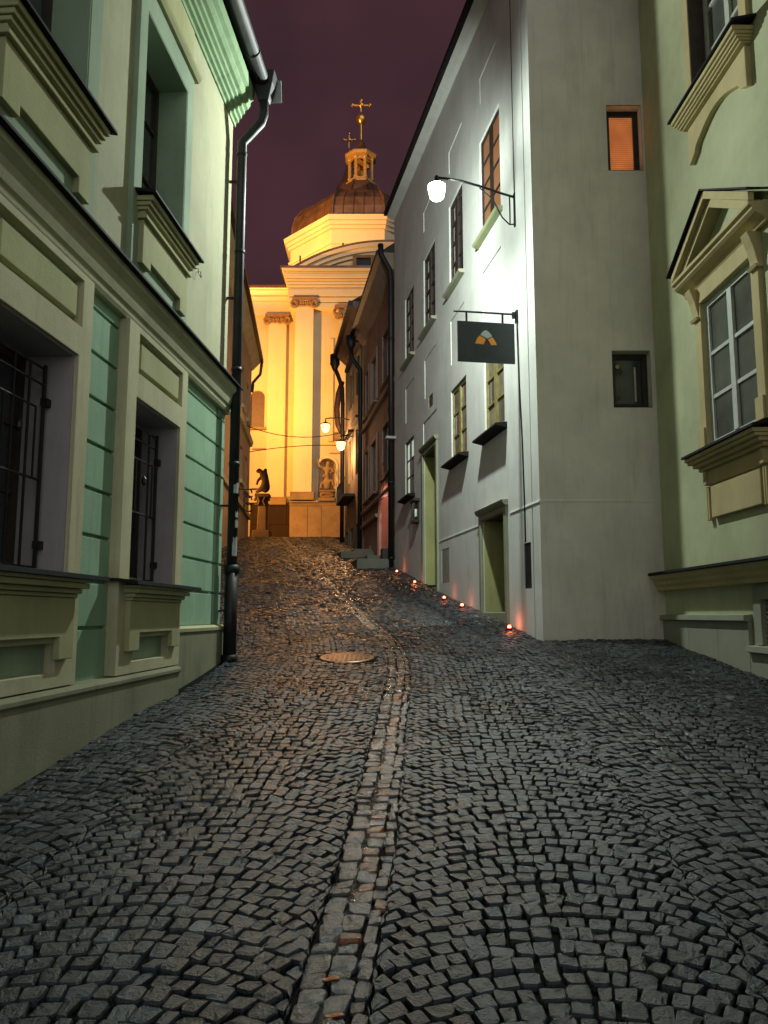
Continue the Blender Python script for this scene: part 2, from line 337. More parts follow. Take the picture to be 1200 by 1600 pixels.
def fan_field(side):
    ncol = 8 if side < 0 else 5
    for c in range(ncol):
        uc = side*(.155+Wc*(c+.5)) if side > 0 else side*(.105+Wc*(c+.5))
        off = random.uniform(0, hr); jn = int((49+2)/hr)
        for j in range(jn):
            yb = 1.0+j*hr+off
            scale = 1.0 if yb < 16 else (1.0 if yb < 26 else 1.35)
            if yb >= 26 and j % 4 == 3: pass
            nst = int(round(2*phm*Ra/(.071*scale)))
            ph = np.linspace(-phm, phm, nst+1)+np.random.uniform(-.016, .016, nst+1); ph[0] = -phm; ph[-1] = phm
            ph += 0 if j % 2 else 0
            jit = np.random.normal(0, .006, nst+1)
            for k in range(nst):
                q = []
                for (a, up) in ((ph[k], 0), (ph[k+1], 0), (ph[k+1], 1), (ph[k], 1)):
                    bx = Ra*math.sin(a); by = yb+Ra*math.cos(a)-Ra*.9
                    hh = hr*math.cos(a)*up
                    uu = bx+hh*math.sin(a); yy = by+hh*math.cos(a); uu = max(-Wc/2+wob(side, c if side > 0 else c+1, yy), min(Wc/2+wob(side, c+1 if side > 0 else c, yy), uu*1.06))
                    q.append((uc+uu, yy))
                stones.append((q, 0))
fan_field(1); fan_field(-1)
# gutter: three courses of larger setts following the dip
for (u0, u1, kd) in ((-.102, -.003, 1), (.000, .092, 2), (.095, .152, 1)):
    y = 1.2
    while y < 48:
        h = random.uniform(.065, .14) if kd else random.uniform(.08, .11)
        e = random.uniform(-.011, .011)
        stones.append(([(u0+e, y), (u1+e, y+random.uniform(-.012, .012)), (u1+e, y+h), (u0+e, y+h)], {0: 2, 1: 1, 2: 3}[kd])); y += h
Q = np.array([s_[0] for s_ in stones]); KD = np.array([s_[1] for s_ in stones]); 
Q[..., 0] += gx(Q[..., 1])
cen = Q.mean(1)
keep = (cen[:, 0] > lb(cen[:, 1])) & (cen[:, 0] < rb(cen[:, 1])) & (cen[:, 1] > 1.3) & (cen[:, 1] < 48.5) & (np.hypot(cen[:, 0]-MH[0], (cen[:, 1]-MH[1])) > MHR+.06)
vis = np.abs(cen[:, 0]) < .56*cen[:, 1]+.9
Q = Q[keep & vis]; KD = KD[keep & vis]; cen = cen[keep & vis]; n = len(Q)
print('stones', n); MID = KD == 3; KD = np.where(KD == 3, 1, KD)
sz = np.maximum(np.hypot(*(Q[:, 1]-Q[:, 0]).T), .02); 
gap = np.random.uniform(.89, .95, n)[:, None, None]; gap[KD == 1] = np.random.uniform(.93, .97, (KD == 1).sum())[:, None, None]
ang = np.random.normal(0, .07, n); ang[KD == 1] *= .7
D = (Q-cen[:, None])*gap*np.where((KD == 1)[:, None, None], np.random.uniform(.985, 1.02, (n, 1, 2)), np.random.uniform(.96, 1.03, (n, 1, 2)))+np.random.normal(0, .0042, (n, 4, 2))
ca, sa = np.cos(ang), np.sin(ang)
D = np.stack([D[..., 0]*ca[:, None]-D[..., 1]*sa[:, None], D[..., 0]*sa[:, None]+D[..., 1]*ca[:, None]], -1)
cen = cen+np.random.normal(0, .003, (n, 2))
hz = np.random.normal(0, .0032, n); tiltx = np.random.normal(0, .055, n); tilty = np.random.normal(0, .055, n); fr_ = np.clip((cen[:, 1]-10)/8, 0, 1); hz *= 1+1.8*fr_; tiltx *= 1+1.2*fr_; tilty *= 1+1.4*fr_
base = np.random.uniform(.009, .036, n)*np.random.choice([.8, 1, 1.25], n)*np.where(np.random.rand(n) < .05, 1.7, 1)
hue = np.random.rand(n); col = np.stack([base*.78, base*1.05, base*1.24], 1)
col[hue < .25] *= (1.0, .95, .93); col[hue > .6] *= (.84, 1.0, 1.14)
bb = np.random.rand(n) < .022; col[bb] = np.stack([base[bb]*1.9, base[bb]*2.5, base[bb]*2.8], 1)  # a few stones get a bluish wet highlight put into their colour
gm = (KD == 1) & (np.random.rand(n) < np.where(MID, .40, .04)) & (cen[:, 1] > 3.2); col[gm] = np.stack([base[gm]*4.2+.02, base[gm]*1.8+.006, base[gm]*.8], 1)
g2 = (KD == 1) & ~gm; col[g2] *= 1.1
mg = (KD == 1) & (cen[:, 1] > 9.6) & (cen[:, 1] <= 12.8); col[mg] = np.stack([base[mg]]*3, 1)
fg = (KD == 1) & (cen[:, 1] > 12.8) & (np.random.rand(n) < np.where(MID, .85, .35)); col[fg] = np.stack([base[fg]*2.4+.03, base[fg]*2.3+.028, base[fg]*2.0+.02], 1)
def rings(i, n8):
    """rings of a stone: outline points around"""
    d = D[i]
    if n8:
        o = []
        for k in range(4):
            a, b, c_ = d[k-1], d[k], d[(k+1) % 4]; t = random.uniform(.06, .20)
            o.append(b+(a-b)*t*.8); o.append(b+(c_-b)*t)
        o = np.array(o)
    else: o = d
    return o
def stone_mesh(i, n8):
    o = rings(i, n8); m = len(o); c = cen[i]
    zc = gf(c[0], c[1])+hz[i]
    sl = (gf(c[0], c[1]+.05)-gf(c[0], c[1]-.05))/.1
    def zz(p, e): return zc+e+p[0]*tiltx[i]+p[1]*(tilty[i]+sl)
    V = [(*(c+p), zz(p, -.05)) for p in o*1.0]+[(*(c+p), zz(p, -.009)) for p in o*1.0]
    if n8:
        V += [(*(c+p), zz(p, random.gauss(0, .0016))) for p in o*.90]+[(*(c+p), zz(p, .0012+random.gauss(0, .0012))) for p in o*.5]+[(*c, zz((0, 0), .0015+random.gauss(0, .001)))]
        Fs = []
        for r_ in range(3): Fs += [(r_*m+k, r_*m+(k+1) % m, (r_+1)*m+(k+1) % m, (r_+1)*m+k) for k in range(m)]
        Fs += [(3*m+k, 3*m+(k+1) % m, 4*m) for k in range(m)]
    else:
        V += [(*(c+p), zz(p, 0)) for p in o*.78]
        Fs = []
        for r_ in range(2): Fs += [(r_*m+k, r_*m+(k+1) % m, (r_+1)*m+(k+1) % m, (r_+1)*m+k) for k in range(m)]
        Fs.append(tuple(range(2*m, 3*m)))
    return V, Fs
def raw(name, V, Fs, mat, cols, parent, smooth=False):
    me = bpy.data.meshes.new(name); me.from_pydata(V, [], Fs); me.materials.append(mat)
    at = me.attributes.new('tint', 'FLOAT_COLOR', 'FACE')
    at.data.foreach_set('color', np.concatenate([np.asarray(cols, np.float32), np.ones((len(cols), 1), np.float32)], 1).ravel())
    if smooth: me.polygons.foreach_set('use_smooth', [True]*len(me.polygons))
    o = bpy.data.objects.new(name, me); COL.objects.link(o); o.parent = parent; return o
infr = (np.abs(cen[:, 0]) < .455*cen[:, 1]) & (cen[:, 1] > 2.75)
order = np.argsort(cen[:, 1]); single = set()
cnt = {0: 0, 1: 0}
for i in order:
    k = 1 if KD[i] == 1 else 0
    if infr[i] and cnt[k] < (300 if k == 0 else 270):
        single.add(i); cnt[k] += 1
AV, AF, AC = [[], []], [[], []], [[], []]
for i in range(n):
    n8 = cen[i, 1] < 13; V, Fs = stone_mesh(i, n8); k = 1 if KD[i] == 1 else 0
    mt = cobwet if k else cob
    if i in single:
        c = cen[i]; oz = gf(c[0], c[1])
        V = [(a-c[0], b-c[1], z-oz) for a, b, z in V]
        o = raw('gutter_stone' if k else 'cobblestone', V, Fs, mt, np.repeat(col[i:i+1], len(Fs), 0), road, False); o.location = (c[0], c[1], oz)
    else:
        b = len(AV[k]); AV[k] += V; AF[k] += [tuple(b+q for q in f) for f in Fs]; AC[k].append(np.repeat(col[i:i+1], len(Fs), 0))
o = raw('cobblestones', AV[0], AF[0], cob, np.concatenate(AC[0]), road, False); o['kind'] = 'stuff'
o = raw('gutter_stones', AV[1], AF[1], cobwet, np.concatenate(AC[1]), road, False); o['kind'] = 'stuff'
# thin trickle of water in the dip
wm = bpy.data.materials.new('trickling_water'); n_, p_ = nodes(wm); p_.inputs['Base Color'].default_value = (.02, .022, .022, 1); p_.inputs['Roughness'].default_value = .06; p_.inputs['Specular IOR Level'].default_value = .9
g_ = n_.nodes.new('ShaderNodeNewGeometry'); w_ = n_.nodes.new('ShaderNodeTexNoise'); w_.inputs['Scale'].default_value = 75; w_.inputs['Detail'].default_value = 3; b_ = n_.nodes.new('ShaderNodeBump'); b_.inputs['Strength'].default_value = 1; b_.inputs['Distance'].default_value = .03
n_.links.new(g_.outputs['Position'], w_.inputs['Vector']); n_.links.new(w_.outputs['Fac'], b_.inputs['Height']); n_.links.new(b_.outputs['Normal'], p_.inputs['Normal'])
V = []; Fs = []
for i, y in enumerate(np.arange(1.5, 9.2, .03)):
    c0 = float(gx(y))-.001+random.uniform(-.004, .004); wd = max(.0, .012+.016*math.sin(y*9)*math.sin(y*3.7)+random.uniform(0, .008)); z = gf(c0, y)-.001+random.uniform(-.002, .003)
    V += [(c0-wd, y, z-.004), (c0, y, z), (c0+wd, y, z-.004)]
    if i: b = 3*i; Fs += [(b-3, b-2, b+1, b), (b-2, b-1, b+2, b+1)]
me = bpy.data.meshes.new('water_trickle'); me.from_pydata(V, [], Fs); me.materials.append(wm); o = bpy.data.objects.new('water_trickle', me); COL.objects.link(o); o['kind'] = 'structure'
# manhole cover
mz = gf(*MH)+.002; sl = .12
mt_ = thing('manhole_cover', (MH[0], MH[1], mz), 'round cast iron manhole cover set in the cobbles, glinting orange', 'manhole')
m = MB(); m.lathe((MH[0], MH[1], mz), [(MHR, -.04), (MHR, .004), (MHR-.012, .010), (MHR-.05, .010), (MHR-.055, .004), (.02, .004)], 40); m1 = m.build('rim', rusty, mt_)
m = MB()
for a in range(-4, 5):
    for b in range(-4, 5):
        if a*a+b*b <= 18: m.box(MH[0]+a*.06-.02, MH[0]+a*.06+.02, MH[1]+b*.06-.02, MH[1]+b*.06+.02, mz+.003, mz+.011)
m2 = m.build('raised_studs', rusty, mt_); mt_.rotation_euler = (sl, 0, 0)
# ================================================================== GREEN HOUSE (left)
cs_ = 9.80
gh = thing('green_house', L.P(4, gf(-2.4, 4)), 'green and cream house with barred ground floor windows, filling the left edge', 'house')
Z0 = -.9
WS = 2.26
w2 = (6.70, 7.85); w1 = (w2[0]-WS, w2[1]-WS); w0 = (w1[0]-WS, w1[1]-WS); wm = (w0[0]-WS, w0[1]-WS)
gz = (1.83, 3.44); uz = (5.28, 7.15)
wins = [w2, w1, w0, wm]
holes = [(a, b, gz[0], gz[1]) for a, b in wins]+[(a, b, uz[0], uz[1]) for a, b in wins]
m = MB(); wall(m, L, -3.5, cs_-.002, Z0, 4.36, [h for h in holes if h[2] < 3], -.035, .42); m.build('ground_floor_wall', mint, gh)
m = MB(); wall(m, L, -3.5, cs_, 4.36, 8.7, [h for h in holes if h[2] > 3], 0, .45); m.build('upper_wall', wall_green, gh)
m = MB(); m.hexa([L.P(-3.5, Z0, -.5), L.P(cs_-.01, Z0, -.5), L.P(cs_-.3, Z0, -6), L.P(-3.5, Z0, -6), L.P(-3.5, 8.7, -.5), L.P(cs_-.01, 8.7, -.5), L.P(cs_-.3, 8.7, -6), L.P(-3.5, 8.7, -6)]).build('side_and_rear_walls', wall_green, gh)
m = MB(); m.fbox(L, cs_-.46, cs_-.004, Z0, 8.68, -.52, -.40).build('corner_return', wall_green, gh)
m = MB(); m.add([L.P(-3.5, 8.75, .3), L.P(cs_+.15, 8.75, .3), L.P(cs_+.15, 11.6, -3.2), L.P(-3.5, 11.6, -3.2), L.P(cs_+.15, 8.75, -6.2), L.P(-3.5, 8.75, -6.2)], [(0, 1, 2, 3), (3, 2, 4, 5), (1, 4, 2), (0, 3, 5), (0, 5, 4, 1)]); m.build('roof', rooft, gh)
# plaster courses
jz = [1.09, 1.45, 1.81, 2.165, 2.53, 2.89, 3.25, 3.61, 3.965, 4.32]
def courses(sa_, sb_, zlow):
    zz = [a for a in jz if a > zlow+.05]; zz = [zlow]+zz
    for i in range(len(zz)-1):
        MB().fbox(L, sa_, sb_, zz[i]+(.014 if i else 0), zz[i+1]-.014, -.034, 0).build('plaster_course', mint, gh, bevel=.006)
courses(5.80, 6.49, 1.04); courses(8.06, 9.42, 1.44); courses(9.50, cs_-.002, 1.44); courses(5.80-WS, 6.49-WS, 1.04)
# string course between the floors
m = MB(); m.prof(L, [(-.02, 4.08), (.055, 4.08), (.07, 4.11), (.075, 4.15), (.095, 4.17), (.11, 4.22), (.125, 4.29), (.16, 4.33), (.17, 4.34), (.17, 4.40), (-.02, 4.40)], -3.5, cs_+.01); m.build('string_course', wall_green, gh)
m = MB(); m.prof(L, [(-.02, 4.402), (.20, 4.402), (.215, 4.395), (.22, 4.40), (.22, 4.42), (-.02, 4.47)], -3.5, cs_+.03); m.build('string_course_flashing', flash, gh)
# plinth
def gl(s_): X, Y, _ = L.P(s_, 0, .15); return gf(X, Y)
m = MB(); m.fbox(L, -3.5, 8.00, Z0, .985, -.03, .115); m.build('plinth', plinthp, gh, bevel=.01)
m = MB(); m.fbox(L, 8.002, cs_+.003, Z0, 1.375, -.03, .05); m.build('plinth', plinthp, gh, bevel=.01)
m = MB(); m.prof(L, [(-.03, .985), (.125, .985), (.135, 1.0), (.135, 1.025), (.10, 1.05), (-.03, 1.055)], -3.5, 8.0); m.build('plinth_ledge', plinthp, gh)
m = MB(); m.prof(L, [(-.03, 1.375), (.065, 1.375), (.07, 1.41), (.03, 1.435), (-.03, 1.437)], 8.062, cs_+.005); m.build('plinth_ledge', cream, gh)
def ground_window(a, b):
    so, si = a-.21, b+.20
    zb = 1.06
    # surround slab with opening, panel recess and apron recess
    m = MB(); wall(m, L, so, si, zb, 4.075, [(a, b, gz[0], gz[1]), (a+.02, b+.03, 3.66, 4.02), (a+.12, b-.12, 1.16, 1.36)], .09, .125); m.build('window_surround', cream, gh, bevel=.004)
    MB().fbox(L, a+.02, b+.03, 3.66, 4.02, -.03, .02).build('recessed_panel_ground', mint_up, gh)
    MB().fbox(L, a+.10, b-.04, 3.72, 3.95, .02, .075).build('raised_panel', olive, gh, bevel=.006)
    MB().fbox(L, a+.12, b-.12, 1.16, 1.36, -.03, .015).build('recessed_panel_ground', mint_up, gh)
    # reveals
    for (p, q) in ((a, a+.012), (b-.012, b)): MB().fbox(L, p+(.002 if p == a else -.002), q+(.002 if p == a else -.002), gz[0]+.01, gz[1]-.012, -.40, .06).build('reveal', reveal_g, gh)
    MB().fbox(L, a+.003, b-.003, gz[1]-.012, gz[1]-.001, -.40, .06).build('reveal', reveal_g, gh)
    # sill, moulding, apron
    m = MB(); m.prof(L, [(-.4, 1.842), (-.4, 1.86), (.10, 1.85), (.27, 1.828), (.275, 1.80), (.262, 1.798), (.10, 1.822)], so-.06, si+.09); m.build('sill_flashing', flash, gh)
    sm = MB()
    for (d0, z0_, z1_) in ((.235, 1.775, 1.80), (.215, 1.735, 1.772), (.175, 1.70, 1.732), (.15, 1.672, 1.697)):
        e = d0-.13; sm.fbox(L, a-.04-e*.7, b+.04+e*.7, z0_, z1_, .05, d0)
    sm.build('sill_moulding', olive, gh, bevel=.006)
    ap = [(a-.06, 1.67), (b+.05, 1.67), (b+.05, 1.25), (b-.16, 1.25), (b-.16, 1.40), (a+.17, 1.40), (a+.17, 1.25), (a-.06, 1.25)]
    MB().poly(L, ap, .088, .135).build('apron', olive, gh, bevel=.006)
    window(L, gh, a+.016, b-.016, gz[0]+.03, gz[1]-.016, -.30, 2, 3, brownw, glass, splits=[.34, .68], fr=.07, mull=.09)
    # iron grille
    gm_ = MB(); gd = -.12; za, zb2 = gz[0]+.05, gz[1]-.13
    def bar(s0, z0_, s1, z1_, r=.011): gm_.tube([L.P(s0, z0_, gd), L.P(s1, z1_, gd)], r, 6)
    A, B = a+.07, b-.07; n_ = 5
    for k in range(n_+1):
        s_ = A+(B-A)*k/n_; bar(s_, za, s_, zb2 if k not in (0, n_) else zb2+.03, .011 if 0 < k < n_ else .016)
    for z_ in (za, za+.62, zb2-.12, zb2): bar(A, z_, B, z_, .010)
    for k in (0, 2):
        p, q = A+(B-A)*(k+.45)/n_, A+(B-A)*(k+2.5)/n_; bar(p, za+.62, p, zb2-.3, .009); bar(q, za+.62, q, zb2-.3, .009); bar(p, zb2-.3, q, zb2-.3, .009)
    for k in (1, 3):
        s_ = A+(B-A)*(k+.5)/n_; gm_.lathe(L.P(s_, za+.95, gd), [(.004, -.05), (.024, -.02), (.024, .02), (.004, .05)], 8)
    gg = gm_.build('iron_grille', black, gh)
    for z_ in (za+.16, zb2-.24):
        MB().fbox(L, B-.01, b-.016, z_-.028, z_+.028, gd-.02, gd+.03).build('grille_bracket', black, gg)
        MB().fbox(L, a+.016, A+.01, z_-.028, z_+.028, gd-.02, gd+.03).build('grille_bracket', black, gg)
for a, b in (w2, w1, w0): ground_window(a, b)
def upper_window(a, b):
    so, si = a-.17, b+.20
    m = MB(); wall(m, L, so, si, 4.475, 7.42, [(a, b, uz[0], uz[1])], .05, .06); m.build('window_surround', mint_up, gh, bevel=.005)
    for (p, q) in ((a+.002, a+.014), (b-.014, b-.002)): MB().fbox(L, p, q, uz[0]+.01, uz[1]-.012, -.42, .045).build('reveal', mint_up, gh)
    MB().fbox(L, a+.003, b-.003, uz[1]-.012, uz[1]-.001, -.42, .045).build('reveal', mint_up, gh)
    window(L, gh, a+.016, b-.016, uz[0]+.03, uz[1]-.016, -.26, 2, 3, brownw, glass, splits=[.36, .72], fr=.06, mull=.08, bar=.025)
    m = MB(); m.prof(L, [(-.4, 5.30), (-.4, 5.318), (.06, 5.315), (.235, 5.29), (.24, 5.262), (.228, 5.26), (.06, 5.29)], a-.13, b+.15); m.build('sill_flashing', flash, gh)
    sm = MB()
    for (d0, z0_, z1_) in ((.20, 5.215, 5.262), (.175, 5.175, 5.212), (.15, 5.14, 5.172), (.115, 5.10, 5.137), (.135, 5.065, 5.097)): sm.fbox(L, a-.05-(d0-.12)*.5, b+.06+(d0-.12)*.5, z0_, z1_, .02, d0)
    sm.build('sill_moulding', olive, gh, bevel=.005)
    ap = [(a-.03, 5.062), (b+.02, 5.062), (b+.02, 4.62), (b-.16, 4.62), (b-.16, 4.74), (a+.18, 4.74), (a+.18, 4.66), (a-.03, 4.66)]
    MB().poly(L, ap, .048, .10).build('apron', olive, gh, bevel=.006)
    MB().prof(L, [(.03, 7.415), (.085, 7.415), (.11, 7.45), (.12, 7.48), (.03, 7.485)], so-.02, si+.05).build('head_moulding', olive, gh)
    MB().fbox(L, so+.06, si-.03, 7.49, 7.98, -.01, .045).build('frieze_panel', olive, gh, bevel=.006)
for a, b in (w2, w1, w0): upper_window(a, b)
# eaves cornice
ez = 8.06
m = MB(); m.prof(L, [(-.02, ez), (.02, ez), (.025, ez+.05), (.06, ez+.06), (.065, ez+.11), (.10, ez+.12), (.105, ez+.17), (.14, ez+.185), (.145, ez+.235), (.185, ez+.25), (.215, ez+.30), (.215, ez+.345), (.26, ez+.38), (.27, ez+.44), (.27, ez+.52), (-.02, ez+.55)], -3.5, cs_+.06); m.build('eaves_cornice', eave_green, gh)
m = MB(); m.prof(L, [(-.05, 8.64), (.30, 8.62), (.36, 8.60), (.36, 8.66), (-.05, 8.74)], -3.5, cs_+.12); m.build('eaves_flashing', flash, gh)
gp = [( .40+.085*math.cos(a), 8.66+.085*math.sin(a)) for a in np.linspace(0, 2*math.pi, 17)[:-1]]
m = MB(); m.prof(L, gp, -3.5, cs_-.02)
for k in range(9): m.prof(L, [(.40+.093*math.cos(a), 8.66+.093*math.sin(a)) for a in np.linspace(0, 2*math.pi, 17)[:-1]], .4+k*1.1, .44+k*1.1)
m.build('gutter', zinc, gh, smooth=True)
m = MB(); m.loft([L.P(cs_-.06, 8.60, .27), L.P(cs_+.16, 8.60, .27), L.P(cs_+.16, 8.60, .53), L.P(cs_-.06, 8.60, .53)], [L.P(cs_-.06, 8.79, .25), L.P(cs_+.16, 8.79, .25), L.P(cs_+.16, 8.80, .56), L.P(cs_-.06, 8.80, .56)])
m.loft([L.P(cs_, 8.40, .33), L.P(cs_+.12, 8.40, .33), L.P(cs_+.12, 8.40, .47), L.P(cs_, 8.40, .47)], [L.P(cs_-.06, 8.60, .27), L.P(cs_+.16, 8.60, .27), L.P(cs_+.16, 8.60, .53), L.P(cs_-.06, 8.60, .53)])
m.build('rainwater_hopper', zinc, gh, bevel=.01)
MB().add([L.P(cs_+.17, 8.46, .42), L.P(cs_+.17, 8.46, .62), L.P(cs_+.2, 8.8, .60), L.P(cs_+.2, 8.8, .40), L.P(cs_+.16, 8.46, .42), L.P(cs_+.16, 8.46, .62), L.P(cs_+.18, 8.8, .60), L.P(cs_+.18, 8.8, .40)], [(0, 1, 2, 3), (7, 6, 5, 4), (0, 4, 5, 1), (1, 5, 6, 2), (2, 6, 7, 3), (3, 7, 4, 0)]).build('metal_verge_plate', solid('pale_zinc', (.35, .36, .38), .5, .3), gh)
pd = .15; ps = cs_-.07
path = [L.P(cs_+.06, 8.42, .40), L.P(cs_+.06, 8.22, .40), L.P(cs_+.03, 8.08, .37), L.P(cs_-.03, 7.88, .24), L.P(ps, 7.74, pd), L.P(ps, 7.5, pd), L.P(ps, 2.12, pd)]
m = MB(); m.tube(path, .063, 14)
for z_ in (7.55, 6.2, 4.62, 3.4): m.tube([L.P(ps, z_, pd), L.P(ps, z_+.05, pd)], .07, 14)
dp = m.build('downpipe', zinc, gh, smooth=True)
m = MB(); zb_ = gf(*L.P(ps, 0, pd)[:2])-.03; m.tube([L.P(ps, zb_, pd), L.P(ps, 2.12, pd)], .082, 14); m.tube([L.P(ps, 2.06, pd), L.P(ps, 2.16, pd)], .096, 14); m.tube([L.P(ps, zb_, pd), L.P(ps, zb_+.10, pd)], .10, 14)
m.build('cast_iron_pipe_foot', black, gh, smooth=True)
for z_ in (7.2, 5.6, 4.3, 2.9, 1.6): MB().fbox(L, ps-.02, ps+.02, z_-.012, z_+.012, -.01, .085).build('pipe_bracket', black, gh)
for (z_, h_, w_) in ((3.05, .12, .05), (2.75, .07, .03), (2.62, .09, .03), (2.4, .10, .045), (2.27, .16, .05)):
    m = MB(); pts = []
    for k in range(5):
        a = math.radians(-95+k*14*w_/.05); rr = .068
        pts.append((ps-rr*math.cos(a+math.pi)*-1, pd, a))
    V = []; Fs = []
    for k in range(5):
        a = math.radians(-170+k*13*w_/.04)
        for q, zz_ in ((.0655, z_), (.0655, z_+h_+random.uniform(-.02, .02))): V.append(L.P(ps+q*math.sin(a), zz_, pd+q*abs(math.cos(a))))
    for k in range(4): Fs.append((2*k, 2*k+2, 2*k+3, 2*k+1))
    m.add(V, Fs); ob = m.build('torn_sticker', paper, dp); so_ = ob.modifiers.new('t', 'SOLIDIFY'); so_.thickness = .001
m = MB(); m.tube([L.P(8.42, 5.40, 0), L.P(8.42, 5.40, .04), L.P(8.42, 5.33, .05), L.P(8.50, 5.33, .05), L.P(8.50, 5.40, .04), L.P(8.50, 5.40, 0)], .005, 6); m.build('wire_hook', black, gh)
# ================================================================== WHITE HOUSE (right)
ezw = lambda s_: 13.12+.098*(s_-2.3)
wh = thing('white_house', W.P(1, gf(2.2, 12)), 'white corner house whose street side is lit by the white wall lamp', 'house')
tw = [(1.53, 2.78), (4.07, 5.23), (6.65, 7.96), (9.26, 10.53)]; tz = (8.62, 10.60)
gw = [(1.55, 2.72), (3.98, 5.23), (9.34, 10.58)]; gwz = (4.77, 6.36)
D1 = (1.62, 2.98, 1.60, 3.26); D2 = (6.66, 8.08, 2.05, 5.50)
blind = [(1.56, 2.74, 6.93, 7.93), (4.05, 5.2, 6.93, 7.93), (6.68, 7.92, 6.93, 7.93), (9.30, 10.5, 6.93, 7.93), (1.56, 2.7, 11.35, 11.9), (4.05, 5.2, 11.35, 11.9), (6.68, 7.92, 11.35, 11.9)]
hat = [(.42, .74, 1.95, 2.65), (5.55, 6.25, 2.25, 3.0), (7.0, 7.45, 6.55, 6.85)]
holes = [(a, b, *tz) for a, b in tw]+[(a, b, *gwz) for a, b in gw]+[D1, D2]+hat+[(6.62, 8.14, 5.70, 6.36)]
m = MB(); wall(m, W, .34, 12.3, -1, 12.9, holes+blind, 0, .45); m.poly(W, [(.34, 12.9), (12.3, 12.9), (12.3, ezw(12.3)), (.34, ezw(.34))], -.45, -.0005); m.build('street_wall', white, wh)
m = MB(); m.fbox(W, .0, .30, -1, 12.86, -.45, 0); m.fbox(W, .30, .34, -1, 12.9, -.45, -.02); m.build('corner_strip', white, wh)
for bq in blind: MB().fbox(W, bq[0], bq[1], bq[2], bq[3], -.3, -.018).build('blind_panel', white, wh)
MB().fbox(W, 6.62, 8.14, 5.70, 6.36, -.3, -.022).build('blind_panel', white, wh)
# lower storey plaster line
m = MB(); m.prof(W, [(-.01, 3.20), (.012, 3.20), (.006, 3.235), (-.01, 3.24)], .0, 1.36); m.prof(W, [(-.01, 3.20), (.012, 3.20), (.006, 3.235), (-.01, 3.24)], 3.17, 6.46); m.build('plaster_line', white, wh)
Sw = 1.80
sh = [(1.20, 1.745, 8.40, 9.50), (1.14, 1.72, 4.62, 5.50)]
m = MB(); wall(m, S, .46, Sw+.6, -1, 12.86, sh, 0, .35); m.fbox(S, .0, .46, -1, 12.86, -.45, 0.0); m.build('side_wall', white_side, wh)
m = MB(); m.prof(S, [(-.01, 3.20), (.012, 3.20), (.006, 3.235), (-.01, 3.24)], 0.0, Sw+.1); m.build('plaster_line', white_side, wh)
m = MB(); m.hexa([W.P(.5, -1, -.46), W.P(12.3, -1, -.46), W.P(12.3, -1, -6), W.P(.5, -1, -6), W.P(.5, 13.2, -.46), W.P(12.3, 13.2, -.46), W.P(12.3, 13.2, -6), W.P(.5, 13.2, -6)]); m.build('inner_walls', darkp, wh)
m = MB(); m.add([W.P(-.15, ezw(-.15)+.02, .22), W.P(12.3, ezw(12.3)+.02, .22), W.P(12.3, 16.9, -4.5), W.P(-.15, 16.0, -4.5), W.P(12.3, 13.2, -9), W.P(-.15, 12.8, -9)], [(0, 1, 2, 3), (3, 2, 4, 5), (1, 4, 2), (0, 3, 5), (0, 5, 4, 1)]); m.build('roof', rooft, wh)
m = MB(); m.loft([W.P(-.1, ezw(-.1)-.0+dz, d_) for d_, dz in ((-.02, -.10), (.10, -.08), (.24, 0), (-.02, .0))], [W.P(12.3, ezw(12.3)+dz, d_) for d_, dz in ((-.02, -.10), (.10, -.08), (.24, 0), (-.02, .0))]); m.build('eaves_moulding', white, wh)
m = MB(); m.loft([W.P(-.1, ezw(-.1)+dz, d_) for d_, dz in ((.22, .002), (.34, .002), (.34, .12), (.22, .12))], [W.P(12.3, ezw(12.3)+dz, d_) for d_, dz in ((.22, .002), (.34, .002), (.34, .12), (.22, .12))]); m.build('gutter', flash, wh)
def lintel_sill(F, p, s0, s1, z, d, mat, h=.09):
    return MB().prof(F, [(-.12, z), (d, z-.03), (d+.01, z-.05), (d-.02, z-h), (-.0, z-h-.02), (-.12, z-h-.02)], s0, s1).build('window_sill', mat, p, bevel=.004)
sillg = plaster('mossy_sill_stone', (.28, .31, .17), damt=.5, bump=.8, dirt=(.10, .12, .05))
def tmat(i):
    if i == 0: return lambda k, j: lit_or
    return glass
for i, (a, b) in enumerate(tw):
    window(W, wh, a+.002, b-.002, tz[0]+.002, tz[1]-.002, -.035, 2, 4, doorw if i == 0 else brownw, tmat(i), splits=[.26, .52, .76], fr=.06, mull=.12, bar=.035, label='window with orange lit room behind' if i == 0 else None)
    lintel_sill(W, wh, a-.10, b+.16, tz[0], .13, sillg if i < 1 else stone)
for i, (a, b) in enumerate(gw):
    window(W, wh, a+.002, b-.002, gwz[0]+.002, gwz[1]-.002, -.035, 2, 3, yellw if i < 2 else brownw, (lambda k, j: curtain if (k+j) % 2 else glassr) if i < 2 else (lambda k, j: lit_white if j == 2 or k == 1 else glassr), splits=[.34, .67], fr=.07, mull=.13, bar=.04, label='window with yellowish wooden frame' if i < 2 else None)
    MB().prof(W, [(-.06, gwz[0]), (.20, gwz[0]-.03), (.21, gwz[0]-.07), (-.0, gwz[0]-.12), (-.06, gwz[0]-.12)], a-.12, b+.15).build('window_sill', flash, wh, bevel=.005)
